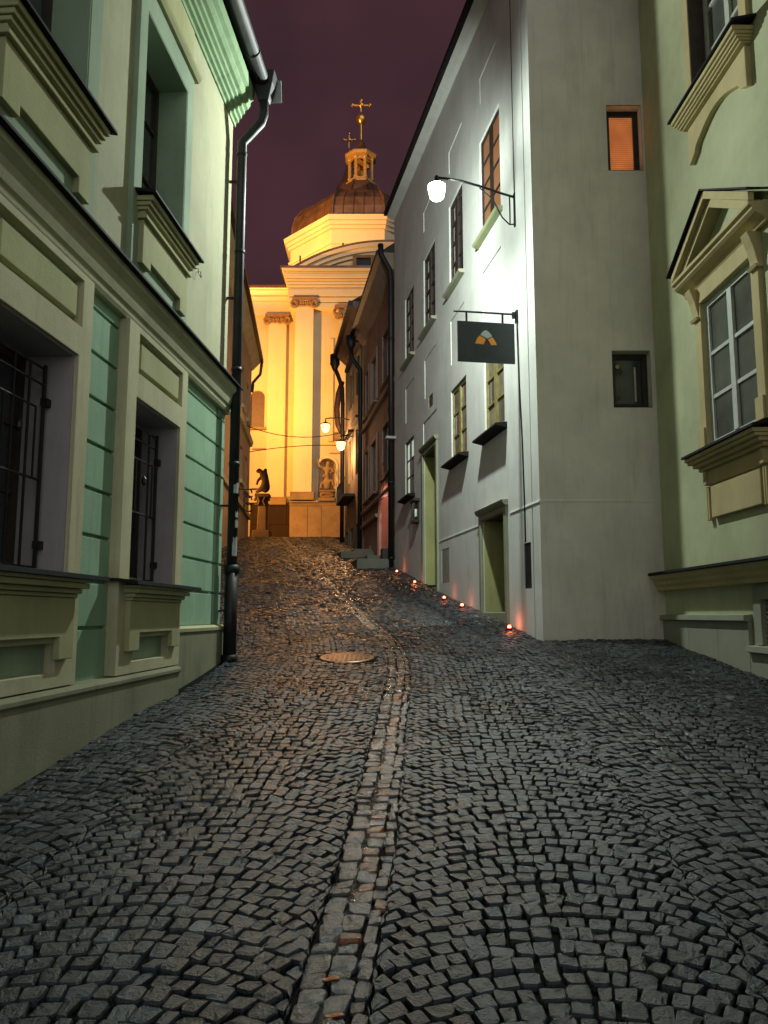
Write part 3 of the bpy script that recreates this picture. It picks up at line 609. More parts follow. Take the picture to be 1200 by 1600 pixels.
# doors
def doorway(Dd, jamb, depth, mat, rmat, topm):
    a, b, z0, z1 = Dd
    m = MB(); m.poly(W, [(a-jamb, z0-.5), (a, z0-.5), (a, z1), (b, z1), (b, z0-.5), (b+jamb, z0-.5), (b+jamb, z1+.10), (a-jamb, z1+.10)], -.02, .045)
    ds = m.build('door_surround', mat, wh, bevel=.012)
    MB().prof(W, [(-.02, z1+.102), (.06, z1+.102), (.10, z1+.15), (.11, z1+.19), (-.02, z1+.20)], a-jamb-.03, b+jamb+.03).build('door_cornice', mat, wh)
    MB().fbox(W, b-.001, b+.06, z0-.5, z1-.002, -depth, -.022).build('far_reveal', rmat, wh)
    MB().fbox(W, a-.06, a+.001, z0-.5, z1-.002, -depth, -.022).build('near_reveal', rmat, wh)
    MB().fbox(W, a-.06, b+.06, z1-.001, z1+.05, -depth, -.022).build('reveal_head', topm, wh)
    dl = MB()
    dl.fbox(W, a, b, z0, z1, -depth-.06, -depth)
    for k in range(2):
        for j in range(3):
            p = a+.10+k*(b-a-.1)/2; dl.fbox(W, p, p+(b-a-.3)/2, z0+.12+j*(z1-z0-.1)/3, z0+.12+j*(z1-z0-.1)/3+(z1-z0)/3-.16, -depth, -depth+.02)
    dd = dl.build('door', doorw, wh, bevel=.006)
    MB().tube([W.P(a+.10, z0+.95, -depth), W.P(a+.10, z0+.95, -depth+.06), W.P(a+.22, z0+.95, -depth+.06)], .012, 6).build('handle', zinc, dd)
doorway(D1, .13, .42, stone, greenreveal, brownw)
doorway(D2, .14, .40, stone, greenreveal, redw)
MB().fbox(W, D1[0]-.02, D1[1]+.02, .8, D1[2], -.5, .03).build('door_step', stone, wh, bevel=.015)
MB().fbox(W, D2[0]-.02, D2[1]+.02, 1.2, D2[2]+.15, -.5, -.04).build('door_step', stone, wh, bevel=.015)
for k, hq in enumerate(hat):
    MB().fbox(W, hq[0]+.005, hq[1]-.005, hq[2]+.005, hq[3]-.005, -.05, -.012 if k == 0 else -.005).build('meter_hatch', zinc if k != 1 else solid('grey_painted_hatch', (.30, .33, .28), .5), wh, bevel=.004)
    MB().fbox(W, hq[0], hq[1], hq[2], hq[3], -.3, -.05).build('hatch_recess', black, wh)
# wall lantern beside the far ground floor window
wl_ = thing('wall_lantern', W.P(8.85, 4.2, 0), 'small dark wall lantern left of the tall green doorway', 'lantern')
MB().fbox(W, 8.6, 9.1, 4.45, 4.52, 0, .17).build('cap', black, wl_, bevel=.01); MB().fbox(W, 8.66, 9.04, 3.95, 4.45, .0, .04).build('back_plate', black, wl_)
for p in (8.68, 9.0): MB().fbox(W, p, p+.03, 3.97, 4.45, .12, .145).build('post', black, wl_)
MB().fbox(W, 8.64, 9.06, 3.90, 3.97, 0, .155).build('base', black, wl_, bevel=.01)
MB().fbox(W, 8.78, 8.92, 4.08, 4.26, .045, .10).build('bulb', lit_white, wl_)
# side wall windows
for i, (a, b, z0, z1) in enumerate(sh):
    MB().fbox(S, a+.004, b-.004, z0+.004, z0+.012, -.3, -.0).build('window_ledge', flash, wh)
    o = window(S, wh, a+.002, b-.002, z0+.014, z1-.002, -.16, 1, 1, doorw, lit_blind if i == 0 else glass, fr=.085)
    if i == 0:
        for k in range(26):
            zz_ = z0+.12+k*.0345
            if zz_ < z1-.11: MB().hexa([S.P(a+.09, zz_, -.175), S.P(b-.09, zz_, -.175), S.P(b-.09, zz_-.012, -.155), S.P(a+.09, zz_-.012, -.155), S.P(a+.09, zz_+.003, -.174), S.P(b-.09, zz_+.003, -.174), S.P(b-.09, zz_-.009, -.154), S.P(a+.09, zz_-.009, -.154)]).build('blind_slat', glow('orange_slat', (1.0, .36, .12), .62, (.4, .2, .08)) if k == 0 else MATS['orange_slat'], o)
    else:
        MB().lathe((0, 0, 0), [(.03, 0), (.03, .01)], 12)
        q = MB(); c_ = S.P(a+.13, z1-.20, -.18)
        q.tube([c_, (c_[0], c_[1]-.015, c_[2])], .032, 12); q.build('round_sticker', solid('yellow_sticker', (.4, .38, .15), .5), o)
        MB().fbox(S, b-.20, b-.17, z0+.14, z1-.2, -.19, -.18).build('curtain_edge', solid('pale_curtain', (.5, .42, .32), .7), o)
    fm = MB(); e = .13; wall(fm, S, a-e, min(b+e, Sw-.002), z0-.02, z1+e, [(a, b, z0-.02, z1)], .005, .02); fm.build('smooth_plaster_frame', white_side, wh)
# white/pink downpipe
m = MB(); q = 12.32; m.tube([W.P(q, 13.15, .44), W.P(q, 12.8, .42), W.P(q, 12.3, .14), W.P(q, 11.9, .11), W.P(q, gf(*W.P(q, 0, .1)[:2]), .11)], .09, 10)
for z_ in (3.2, 5.5, 7.8, 10): m.tube([W.P(q, z_, .11), W.P(q, z_+.08, .11)], .11, 10)
m.build('downpipe', black, wh, smooth=True)
MB().fbox(W, 12.05, 12.3, 6.85, 6.93, 0, .3).build('cctv_camera', paper, wh, bevel=.01)
# ------------------------------------------------------------------ street lamp (white)
Ls = .79; lx, ly, _ = W.P(Ls, 0, 0)
lamp = thing('street_lamp', W.P(Ls, 7.9, 0), 'glowing white street lamp on a curved black bracket above the hanging sign', 'lamp')
lz = W.z(805, 305); lzb = W.z(807, 348)
MB().fbox(W, Ls-.03, Ls+.03, lzb-.04, lz+.05, 0, .02).build('wall_plate', black, lamp, bevel=.004)
tipd = 1.32; tz_ = lz+.20
arm = [W.P(Ls, lz-.02, .02), W.P(Ls, lz+.03, .25), W.P(Ls, lz+.11, .55), W.P(Ls, lz+.18, .9), W.P(Ls, tz_, 1.15), W.P(Ls, tz_, tipd+.03)]
MB().tube(arm, .020, 8).build('arm', black, lamp, smooth=True)
MB().tube([W.P(Ls, lzb, .02), W.P(Ls, lzb-.01, .10), W.P(Ls, lzb+.10, .22), W.P(Ls, lz-.09, .38), W.P(Ls, lz+.09, .60)], .012, 8).build('brace', black, lamp, smooth=True)
MB().tube([W.P(Ls, lz, .09), W.P(Ls, lzb, .09)], .012, 8).build('brace', black, lamp)
LC = W.P(Ls, tz_, tipd)
MB().lathe((LC[0], LC[1], tz_), [(.025, .03), (.03, -.03), (.06, -.07), (.11, -.10), (.15, -.13), (.15, -.145), (.14, -.145)], 20).build('lamp_cap', black, lamp, smooth=True)
em = bpy.data.materials.new('lamp_glass'); n_, p_ = nodes(em); n_.nodes.remove(p_)
mo = n_.nodes['Material Output']; tr = n_.nodes.new('ShaderNodeBsdfTransparent'); ee = n_.nodes.new('ShaderNodeEmission'); ad = n_.nodes.new('ShaderNodeAddShader')
ee.inputs['Color'].default_value = (.82, 1.0, .95, 1); ee.inputs['Strength'].default_value = 3.5; tr.inputs['Color'].default_value = (.93, .93, .93, 1)
n_.links.new(tr.outputs[0], ad.inputs[0]); n_.links.new(ee.outputs[0], ad.inputs[1]); n_.links.new(ad.outputs[0], mo.inputs['Surface'])
MB().lathe((LC[0], LC[1], tz_), [(.14, -.15), (.145, -.20), (.13, -.27), (.115, -.345), (.085, -.375), (.02, -.38)], 20).build('lamp_glass', em, lamp, smooth=True)
bl = solid('bulb', (1, 1, 1)); bl = glow('bulb_glow', (.85, 1.0, .96), 30); MB().lathe((LC[0], LC[1], tz_), [(.01, -.185), (.025, -.19), (.035, -.20), (.03, -.21), (.01, -.215)], 12).build('bulb', bl, lamp)
ld = bpy.data.lights.new('street_lamp_light', 'POINT'); ld.energy = LAMP_W; ld.color = (.90, 1.0, .90); ld.shadow_soft_size = .08
lo = bpy.data.objects.new('street_lamp_light', ld); COL.objects.link(lo); lo.parent = lamp; lo.location = Vector((LC[0], LC[1], tz_-.31))-Vector(lamp.location)
# emission dimmed towards the lamp's own wall, added to hold down its hot spot
ld.use_nodes = True; ln = ld.node_tree; le_ = [q for q in ln.nodes if q.type == 'EMISSION'][0]
lt = ln.nodes.new('ShaderNodeTexCoord'); vd = ln.nodes.new('ShaderNodeVectorMath'); vd.operation = 'DOT_PRODUCT'
vd.inputs[1].default_value = (-W.N[0], -W.N[1], 0); mr = ln.nodes.new('ShaderNodeMapRange'); mr.interpolation_type = 'SMOOTHSTEP'
mr.inputs['From Min'].default_value = -.05; mr.inputs['From Max'].default_value = .95; mr.inputs['To Min'].default_value = 1; mr.inputs['To Max'].default_value = .040
ln.links.new(lt.outputs['Normal'], vd.inputs[0]); ln.links.new(vd.outputs['Value'], mr.inputs['Value']); ln.links.new(mr.outputs['Result'], le_.inputs['Strength'])
# ------------------------------------------------------------------ hanging sign
Ss = .80; sz_ = W.z(808, 492)
sg = thing('hanging_sign', W.P(Ss, 6.4, 0), 'charcoal hanging sign with a small orange and grey arch emblem', 'sign')
m = MB(); m.fbox(W, Ss-.05, Ss+.05, sz_-.14, sz_+.07, 0, .03); m.fbox(W, Ss-.02, Ss+.02, sz_-.07, sz_+.04, .03, .09); m.build('wall_bracket', black, sg, bevel=.01)
MB().tube([W.P(Ss, sz_, .05), W.P(Ss, sz_+.0, 1.06)], .017, 8).build('support_arm', black, sg)
for d_ in (.25, .85): MB().fbox(W, Ss-.012, Ss+.012, sz_-.165, sz_, d_-.014, d_+.014).build('hanger', black, sg)
MB().fbox(W, Ss-.022, Ss+.022, sz_-.83, sz_-.165, .06, 1.0).build('sign_board', signm, sg, bevel=.004)
# emblem: pointed-arch in three fields, on the face towards the camera
EF = Fac(W.P(Ss-.0225, 0, .53)[:2], (-W.N[0], -W.N[1]), (-W.D[0], -W.D[1]))
ezc = sz_-.52
bcz = sz_-.4975; EP = lambda L_: [((x-587)*.00121, bcz+(572-y)*.00121) for x, y in L_]
MB().poly(EF, EP([(504, 478), (518, 456), (535, 436), (556, 420), (578, 410), (598, 418), (615, 430), (640, 456), (663, 488), (598, 525)]), 0, .005).build('emblem_field', sign_g, sg)
MB().poly(EF, EP([(495, 488), (578, 535), (560, 572), (546, 606), (432, 600), (445, 565), (470, 515)]), 0, .005).build('emblem_field', sign_o, sg)
MB().poly(EF, EP([(664, 500), (690, 530), (710, 565), (728, 604), (650, 613), (630, 575), (605, 540)]), 0, .005).build('emblem_field', sign_o, sg)
m = MB(); m.tube([W.P(Ss-.02, sz_-.12, .02), W.P(Ss-.03, sz_-.3, .02), W.P(Ss-.06, sz_-1.2, .015), W.P(Ss-.13, 4.3, .012), W.P(Ss-.17, 3.25, .012), W.P(Ss-.17, 2.66, .012)], .011, 6); m.build('power_cable', black, sg, smooth=True)
m = MB(); m.tube([W.P(Ls, lz+.05, .01), W.P(Ls, 12.9, .008)], .006, 6); m.build('power_cable', black, lamp)
# ================================================================== PINK HOUSE and DARK HOUSE
pk = thing('pink_house', W.P(15, gf(*W.P(15, 0)[:2])), 'dull pink house beyond the white one, with an arched doorway', 'house')
pa, pb = 12.42, 19.7
def wr(F, x0, y0, x1, y1, x2=None, y2=None): return F.hit(x0, y0), F.hit(x1, y1)
pw = []
for (xa, xb, yt, ybm) in ((597.0, 603.2, 478, 506), (581, 588, 525, 588), (597.3, 606, 613, 662), (579.5, 588, 652, 728)):
    a = W.s(xb, (yt+ybm)/2, -.03); b = W.s(xa, (yt+ybm)/2, -.03); pw.append((a, b))
cols_ = [(min(pw[0][0], pw[2][0]), max(pw[0][1], pw[2][1])), (min(pw[1][0], pw[3][0]), max(pw[1][1], pw[3][1]))]
print('pink windows', pw, [W.hit(600, y) for y in (478, 506, 613, 662)], [W.hit(584, y) for y in (525, 588, 652, 728)], W.hit(592, 752), W.hit(613, 752), W.hit(600, 874))
ca_, cb_ = (13.35, 14.75), (16.3, 17.6)
ph = [(ca_[0], ca_[1], 9.3, 11.0), (cb_[0], cb_[1], 9.3, 11.0), (18.3, 19.1, 9.3, 11.0), (ca_[0], ca_[1], 6.2, 7.8), (cb_[0], cb_[1], 6.0, 7.8), (18.3, 19.1, 6.0, 7.8), (17.9, 18.7, 2.7, 3.9)]
da = (12.72, W.s(592, 800, -.05), gf(*W.P(13.5, 0)[:2])+.15, W.z(604, 752, -.05))
m = MB(); wall(m, W, pa, pb, -1, 12.95, ph+[da], -.05, .6)
cz = da[3]-(da[1]-da[0])/2; cc = (da[0]+da[1])/2; rr = (da[1]-da[0])/2
for sd in (-1, 1):
    pts = [(cc+sd*rr, cz)]+[(cc+sd*rr*math.cos(a), cz+rr*math.sin(a)) for a in np.linspace(0.08, math.pi/2, 8)]+[(cc+sd*rr, da[3])]
    m.poly(W, pts, -.64, -.051)
m.build('street_wall', pink, pk)
for (a, b, z0, z1) in ph:
    window(W, pk, a+.01, b-.01, z0+.01, z1-.01, -.16, 2, 2, whitew if z0 > 5 else brownw, glassr, splits=[.62], fr=.09, mull=.12)
    fm = MB(); wall(fm, W, a-.18, b+.18, z0-.15, z1+.18, [(a, b, z0, z1)], -.01, .05); fm.build('window_surround', plaster('dusty_pink_trim', (.32, .235, .20), damt=.3) if 'dusty_pink_trim' not in MATS else MATS['dusty_pink_trim'], pk)
    MB().prof(W, [(-.1, z0-.14), (.09, z0-.14), (.10, z0-.20), (-.1, z0-.22)], a-.24, b+.24).build('window_sill', darkp, pk)
for z_ in (8.75, 5.42, 4.9): MB().prof(W, [(-.06, z_), (.06, z_), (.09, z_+.06), (.09, z_+.12), (-.06, z_+.14)], pa if z_ != 4.9 else 15.7, pb).build('string_course', MATS['dusty_pink_trim'], pk)
MB().fbox(W, da[0]-.001, da[0]+.04, da[2]-.5, cz, -.44, -.06).build('near_reveal', pinkglow, pk)
MB().fbox(W, da[1]-.04, da[1]+.001, da[2]-.5, cz, -.44, -.045).build('far_reveal', pinkglow, pk)
m = MB(); A = [(cc+rr*math.cos(a), cz+rr*math.sin(a)) for a in np.linspace(0, math.pi, 15)]; B = [(cc+(rr-.04)*math.cos(a), cz+(rr-.04)*math.sin(a)) for a in np.linspace(math.pi, 0, 15)]
m.poly(W, A+B, -.44, -.045); m.build('arch_soffit', pinkglow, pk)
m = MB(); A = [(cc+(rr+.16)*math.cos(a), cz+(rr+.16)*math.sin(a)) for a in np.linspace(0, math.pi, 15)]; B = [(cc+rr*math.cos(a), cz+rr*math.sin(a)) for a in np.linspace(math.pi, 0, 15)]
m.poly(W, [(cc+rr+.16, da[2]-.6)]+A+[(cc-rr-.16, da[2]-.6), (cc-rr, da[2]-.6)]+B+[(cc+rr, da[2]-.6)], -.06, 0.0); m.build('door_surround', MATS['dusty_pink_trim'], pk)
MB().fbox(W, da[0], da[1], da[2]-.1, da[3], -.55, -.44).build('door', doorw, pk)
MB().fbox(W, da[1]-.05, da[1]-.04, cz-.95, cz-.72, -.36, -.16).build('house_plate', paper, pk)
m = MB(); m.add([W.P(pa, 12.95, .45), W.P(pb, 12.95, .45), W.P(pb, 16.6, -4.5), W.P(pa, 16.6, -4.5), W.P(pb, 12.9, -9), W.P(pa, 12.9, -9)], [(0, 1, 2, 3), (3, 2, 4, 5), (1, 4, 2), (0, 3, 5), (0, 5, 4, 1)]); m.build('roof', rooft, pk)
MB().prof(W, [(-.08, 12.4), (.05, 12.4), (.2, 12.62), (.4, 12.78), (.4, 12.95), (-.08, 12.95)], pa, pb).build('eaves_cove', darkp, pk)
m = MB(); m.prof(W, [(.40, 12.78), (.56, 12.80), (.56, 12.97), (.40, 12.97)], pa-.1, pb+.1); m.build('gutter', black, pk)
m = MB(); m.lathe(W.P(pb+.02, 12.45, .5), [(.08, -.3), (.14, -.1), (.2, .0), (.2, .35)], 10); q = pb+.05
m.tube([W.P(q, 12.3, .5), W.P(q, 11.9, .45), W.P(q, 11.4, .1), W.P(q, 11, .1), W.P(q, 2, .1)], .09, 8); m.build('downpipe', black, pk, smooth=True)
m = MB(); m.hexa([W.P(pa, -1, -1.2), W.P(pb, -1, -1.2), W.P(pb, -1, -6), W.P(pa, -1, -6), W.P(pa, 12.8, -1.2), W.P(pb, 12.8, -1.2), W.P(pb, 12.8, -6), W.P(pa, 12.8, -6)]); m.build('inner_walls', darkp, pk)
dk = thing('grey_brown_house', W.P(23, gf(*W.P(23, 0)[:2])), 'dark grey brown house with a small balcony, last on the right before the church', 'house')
ta, tb = 19.72, 26.3
th_ = [(20.6, 21.7, 10.9, 12.6), (23.2, 24.4, 10.9, 12.6), (20.6, 21.7, 7.5, 9.4), (23.2, 24.4, 7.5, 9.4), (20.4, 21.6, 2.4, 5.3), (22.6, 23.6, 3.4, 5.3), (24.5, 25.4, 3.6, 5.3)]
m = MB(); wall(m, W, ta, tb, -1, 14.2, th_, -.02, .4); m.build('street_wall', darkp, dk)
for k, (a, b, z0, z1) in enumerate(th_):
    window(W, dk, a+.01, b-.01, z0+.01, z1-.01, -.12, 2, 2, whitew if k < 4 else brownw, glassr if k < 4 else glass, fr=.10, mull=.12, splits=[.6])
    fm = MB(); wall(fm, W, a-.16, b+.16, z0, z1+.18, [(a, b, z0, z1)], .03, .06); fm.build('window_surround', plinthp, dk)
for k in (0, 1, 2, 3): a, b, z0, z1 = th_[k]; MB().fbox(W, a-.2, b+.2, z1+.2, z1+.32, -.02, .22).build('window_hood', black, dk)
MB().fbox(W, 22.2, 25.3, 6.6, 6.72, 0, .5).build('balcony', black, dk)
m = MB()
for k in range(13): m.fbox(W, 22.25+k*.25, 22.28+k*.25, 6.72, 7.4, .44, .47)
m.fbox(W, 22.2, 25.3, 7.4, 7.44, .43, .48); m.build('balcony_railing', black, dk)
m = MB(); m.add([W.P(ta, 14.3, .5), W.P(tb, 14.3, .5), W.P(tb, 17.2, -4), W.P(ta, 17.2, -4), W.P(tb, 14.2, -8.5), W.P(ta, 14.2, -8.5)], [(0, 1, 2, 3), (3, 2, 4, 5), (1, 4, 2), (0, 3, 5), (0, 5, 4, 1)]); m.build('roof', rooft, dk)
MB().prof(W, [(-.02, 13.7), (.05, 13.75), (.42, 14.1), (.42, 14.3), (-.02, 14.3)], ta, tb).build('eaves_cove', darkp, dk)
MB().prof(W, [(.42, 14.08), (.60, 14.1), (.60, 14.32), (.42, 14.32)], ta, tb+.2).build('gutter', black, dk)
m = MB(); q = tb+.1; m.lathe(W.P(q, 13.75, .5), [(.1, -.3), (.2, -.05), (.24, .0), (.24, .5)], 10)
m.tube([W.P(q, 13.6, .5), W.P(q, 13.2, .34), W.P(q, 12.6, .13), W.P(q, 11.8, .10), W.P(q, 3.2, .10)], .10, 8); m.build('downpipe', black, dk, smooth=True)
m = MB(); m.tube([W.P(q+.3, 13.0, .1), W.P(q+.3, 12.4, .28), W.P(q+.3, 11.6, .36), W.P(q+.3, 10.8, .30), W.P(q+.3, 10.4, .12)], [.12, .14, .14, .13, .1], 8); m.build('curved_bracket', redw, dk, smooth=True)
m = MB(); m.hexa([W.P(ta, -1, -.45), W.P(tb, -1, -.45), W.P(tb, -1, -6), W.P(ta, -1, -6), W.P(ta, 14, -.45), W.P(tb, 14, -.45), W.P(tb, 14, -6), W.P(ta, 14, -6)]); m.build('inner_walls', darkp, dk)
# stone stoops before the pink house
def gW(s_, d_): X, Y, _ = W.P(s_, 0, d_); return gf(X, Y)
st = thing('stone_steps', W.P(13, gW(13, .6), .6), 'low concrete steps before the arched pink doorway', 'steps')
for (a, b, d1, z1) in ((12.28, 15.6, 1.15, gW(13, .6)+.17), (12.95, 15.4, .75, gW(13, .6)+.33)): MB().fbox(W, a, b, .5, z1, 0.005, d1).build('step', concrete, st, bevel=.02)
st2 = thing('stone_steps', W.P(17, gW(17, .6), .6), 'dark stone doorstep farther up, along the pink wall', 'steps')
MB().fbox(W, 16.4, 19.3, 1.2, gW(17.5, .6)+.06, 0.005, 1.2).build('step', concrete, st2, bevel=.02); MB().fbox(W, 16.8, 18.9, 1.2, gW(17.5, .6)+.18, 0.006, .7).build('step', concrete, st2, bevel=.02)
gt = thing('gate_lamp', W.P(14.2, cz+1.0, -.28), 'small lamp hidden under the arch of the pink gateway, lighting it salmon', 'lamp')
MB().fbox(W, 14.1, 14.3, cz+1.02, cz+1.10, -.34, -.22).build('lamp_body', black, gt)
l = bpy.data.lights.new('gate_light', 'POINT'); l.energy = 22; l.color = (1, .50, .38); l.shadow_soft_size = .04; lo_ = bpy.data.objects.new('gate_light', l); COL.objects.link(lo_); lo_.parent = gt; lo_.location = (0, 0, -.12)
cb = MB().fbox(W, 12.44, 12.82, gW(13, .6)+.165, gW(13, .6)+.50, .0, .36).build('utility_box', black, None, bevel=.015); tag(cb, 'small black box standing against the foot of the black downpipe', 'box')
# ================================================================== GREEN-YELLOW HOUSE (right, nearest)
rh = thing('yellow_trim_house', R.P(2, gf(4.1, 9)), 'light green house with ochre window trim and pediment, right edge', 'house')
rw = (1.76, 3.08, 3.64, 5.52); ru = (1.86, 3.18, 8.22, 10.3)
lv = (2.82, 3.7, 1.22, 1.72)
extra = [(rw[0]+3.6, rw[1]+3.6, rw[2], rw[3]), (ru[0]+3.6, ru[1]+3.6, ru[2], ru[3])]
m = MB(); wall(m, R, 0.003, 14, -1.5, 13.5, [rw, ru, lv]+extra, 0, .4); m.build('street_wall', right_green, rh)
m = MB(); m.hexa([R.P(0.003, -1.5, -.42), R.P(14, -1.5, -.42), R.P(14, -1.5, -6), R.P(.003, -1.5, -6), R.P(0.003, 13.4, -.42), R.P(14, 13.4, -.42), R.P(14, 13.4, -6), R.P(.003, 13.4, -6)]); m.build('inner_walls', darkp, rh)
m = MB(); m.add([R.P(0, 13.5, .5), R.P(14, 13.5, .5), R.P(14, 16.5, -4), R.P(0, 16.5, -4), R.P(14, 13.4, -8), R.P(0, 13.4, -8)], [(0, 1, 2, 3), (3, 2, 4, 5), (1, 4, 2), (0, 3, 5), (0, 5, 4, 1)]); m.build('roof', rooft, rh)
# base ledge
MB().prof(R, [(-.01, 2.19), (.24, 2.15), (.25, 2.12), (.235, 2.11), (-.01, 2.13)], 0.006, 14).build('base_ledge_flashing', flash, rh)
MB().prof(R, [(-.01, 2.125), (.22, 2.108), (.20, 2.06), (.165, 2.02), (.155, 1.98), (.12, 1.945), (.115, 1.90), (-.01, 1.90)], 0.006, 14).build('base_ledge_moulding', ochre, rh)
def plinthpart(a, b, zt):
    MB().prof(R, [(-.01, zt), (.10, zt-.01), (.105, zt-.07), (.06, zt-.085), (-.01, zt-.085)], a, b).build('plinth_cap', rstone, rh)
    ss = np.arange(a, b, .88); ss = list(ss)+[b]
    for k in range(len(ss)-1): MB().fbox(R, ss[k]+.002, ss[k+1]-.002, -1.4, zt-.087, -.01, .055).build('plinth_slab', rstone, rh, bevel=.003)
plinthpart(.006, 2.56, 1.56); plinthpart(2.565, 6.0, 1.22)
fm = MB(); wall(fm, R, 2.66, 3.86, 1.225, 1.88, [lv], .035, .04); fm.build('vent_frame', rstone, rh)
for k in range(9):
    z_ = 1.245+k*.054; MB().hexa([R.P(lv[0], z_, -.01), R.P(lv[1], z_, -.01), R.P(lv[1], z_+.03, -.045), R.P(lv[0], z_+.03, -.045), R.P(lv[0], z_+.006, -.005), R.P(lv[1], z_+.006, -.005), R.P(lv[1], z_+.036, -.04), R.P(lv[0], z_+.036, -.04)]).build('vent_louvre', MATS['pale_zinc'], rh)
MB().fbox(R, lv[0], lv[1], lv[2], lv[3], -.2, -.08).build('vent_back', black, rh)
def rwin(a, b, z0, z1, ped):
    window(R, rh, a+.003, b-.003, z0+.003, z1-.003, -.02 if ped else -.16, 2, 3, whitew, glassr, splits=[.315, .64] if ped else [.3, .62], fr=.075, mull=.11, bar=.045, th=.06)
    # surround: side pilasters, lintel
    for (p, q) in ((a-.17, a-.002), (b+.002, b+.17)):
        MB().fbox(R, p, q, z0-.0, z1+.0, -.005, .05).build('side_trim', ochre, rh, bevel=.005)
        if ped: MB().fbox(R, p-.03, q-.02, z0, z0+.26, .0, .075).build('trim_foot', ochre, rh, bevel=.005)
    MB().fbox(R, a-.17, b+.17, z1+.002, z1+.32, -.005, .055).build('lintel_trim', ochre, rh, bevel=.005)
    MB().prof(R, [(-.02, z0-.02), (.28, z0-.085), (.285, z0-.115), (.27, z0-.118), (-.02, z0-.055)], a-.27, b+.30).build('sill_flashing', flash, rh)
    sm = MB()
    if ped: lv_ = ((.255, -.165, -.12), (.225, -.205, -.167), (.17, -.25, -.207), (.11, -.30, -.252))
    else: lv_ = ((.25, -.17, -.12), (.22, -.205, -.172), (.19, -.235, -.207), (.165, -.262, -.237), (.13, -.285, -.264))
    for (d0, p, q) in lv_: sm.fbox(R, a-.10-d0*.55, b+.10+d0*.55, z0+p, z0+q, 0, d0)
    sm.build('sill_moulding', ochre, rh, bevel=.006)
rwin(rw[0], rw[1], rw[2], rw[3], True); rwin(ru[0], ru[1], ru[2], ru[3], False)
rwin(*extra[0], True); rwin(*extra[1], False)
# reveal of the upper window in brown
MB().fbox(R, ru[0]+.003, ru[0]+.015, ru[2]+.01, ru[3], -.38, .04).build('reveal', brownw, rh)
# apron below the lower window
a, b, z0 = rw[0]-.10, rw[1]+.10, rw[2]
MB().fbox(R, a, b, z0-.48, z0-.302, -.005, .06).build('apron_band', ochre, rh, bevel=.006)
for (p, q) in ((a, a+.085), (b-.085, b)):
    MB().fbox(R, p, q, z0-.475, z0-.305, .06, .085).build('apron_block', ochre, rh, bevel=.005)
    for (p2, q2) in ((p+.002, p+.035), (p+.05, p+.082)): MB().fbox(R, p2, q2, z0-.92, z0-.50, -.005, .06).build('apron_pendant', ochre, rh, bevel=.005)
MB().fbox(R, a+.14, b-.14, z0-.90, z0-.51, -.005, .06).build('apron_panel', ochre, rh, bevel=.008)
# upper apron with scooped underside
a, b, z0 = ru[0]-.13, ru[1]+.13, ru[2]-.288
pts = [(a, z0), (b, z0), (b, z0-.50), (b-.16, z0-.42), (b-.20, z0-.36)]+[(b-.22-(b-a-.44)*t, z0-.34+.16*math.sin(math.pi*t)) for t in np.linspace(0, 1, 12)]+[(a+.20, z0-.36), (a+.16, z0-.42), (a, z0-.50)]
MB().poly(R, pts, -.005, .07).build('apron', ochre, rh, bevel=.006)
# pediment
pz = 5.86; ps0, ps1 = rw[0]-.42, rw[1]+.42; ax = (ps0+ps1)/2; az = 6.72
MB().prof(R, [(-.005, pz-.12), (.06, pz-.12), (.08, pz-.06), (.17, pz-.02), (.20, pz+.01), (.20, pz+.045), (.235, pz+.06), (.24, pz+.10), (-.005, pz+.10)], ps0, ps1).build('pediment_cornice', ochre, rh, bevel=.004)
MB().fbox(R, ps0+.12, ps1-.12, pz+.103, pz+.12, -.005, .20).build('pediment_cornice_flashing', flash, rh)
def rake(s0, z0_, s1, z1_, dz, d0, d1, name, mat):
    MB().poly(R, [(s0, z0_), (s1, z1_), (s1, z1_+dz), (s0, z0_+dz)], d0, d1).build(name, mat, rh, bevel=.004)
rake(ps0-.0, pz+.105, ax, az-.14, .10, .17, .235, 'raking_cornice', ochre); rake(ps1+.0, pz+.105, ax, az-.14, .10, .17, .235, 'raking_cornice', ochre)
rake(ps0+.12, pz+.06, ax, az-.25, .11, -.005, .169, 'raking_cornice', ochre); rake(ps1-.12, pz+.06, ax, az-.25, .11, -.005, .169, 'raking_cornice', ochre)
rake(ps0-.06, pz+.20, ax, az-.035, .022, -.005, .28, 'pediment_flashing', flash); rake(ps1+.06, pz+.20, ax, az-.035, .022, -.005, .28, 'pediment_flashing', flash)
for (p, q) in ((rw[0]-.20, rw[0]-.04), (rw[1]+.04, rw[1]+.20)):
    MB().prof(R, [(-.005, pz-.50), (.06, pz-.50), (.07, pz-.44), (.10, pz-.30), (.16, pz-.13), (-.005, pz-.13)], p, q).build('console', ochre, rh, bevel=.006)
    MB().prof(R, [(.0, pz-.54), (.085, pz-.54), (.10, pz-.51), (.0, pz-.503)], p-.015, q+.015).build('console_foot', ochre, rh)
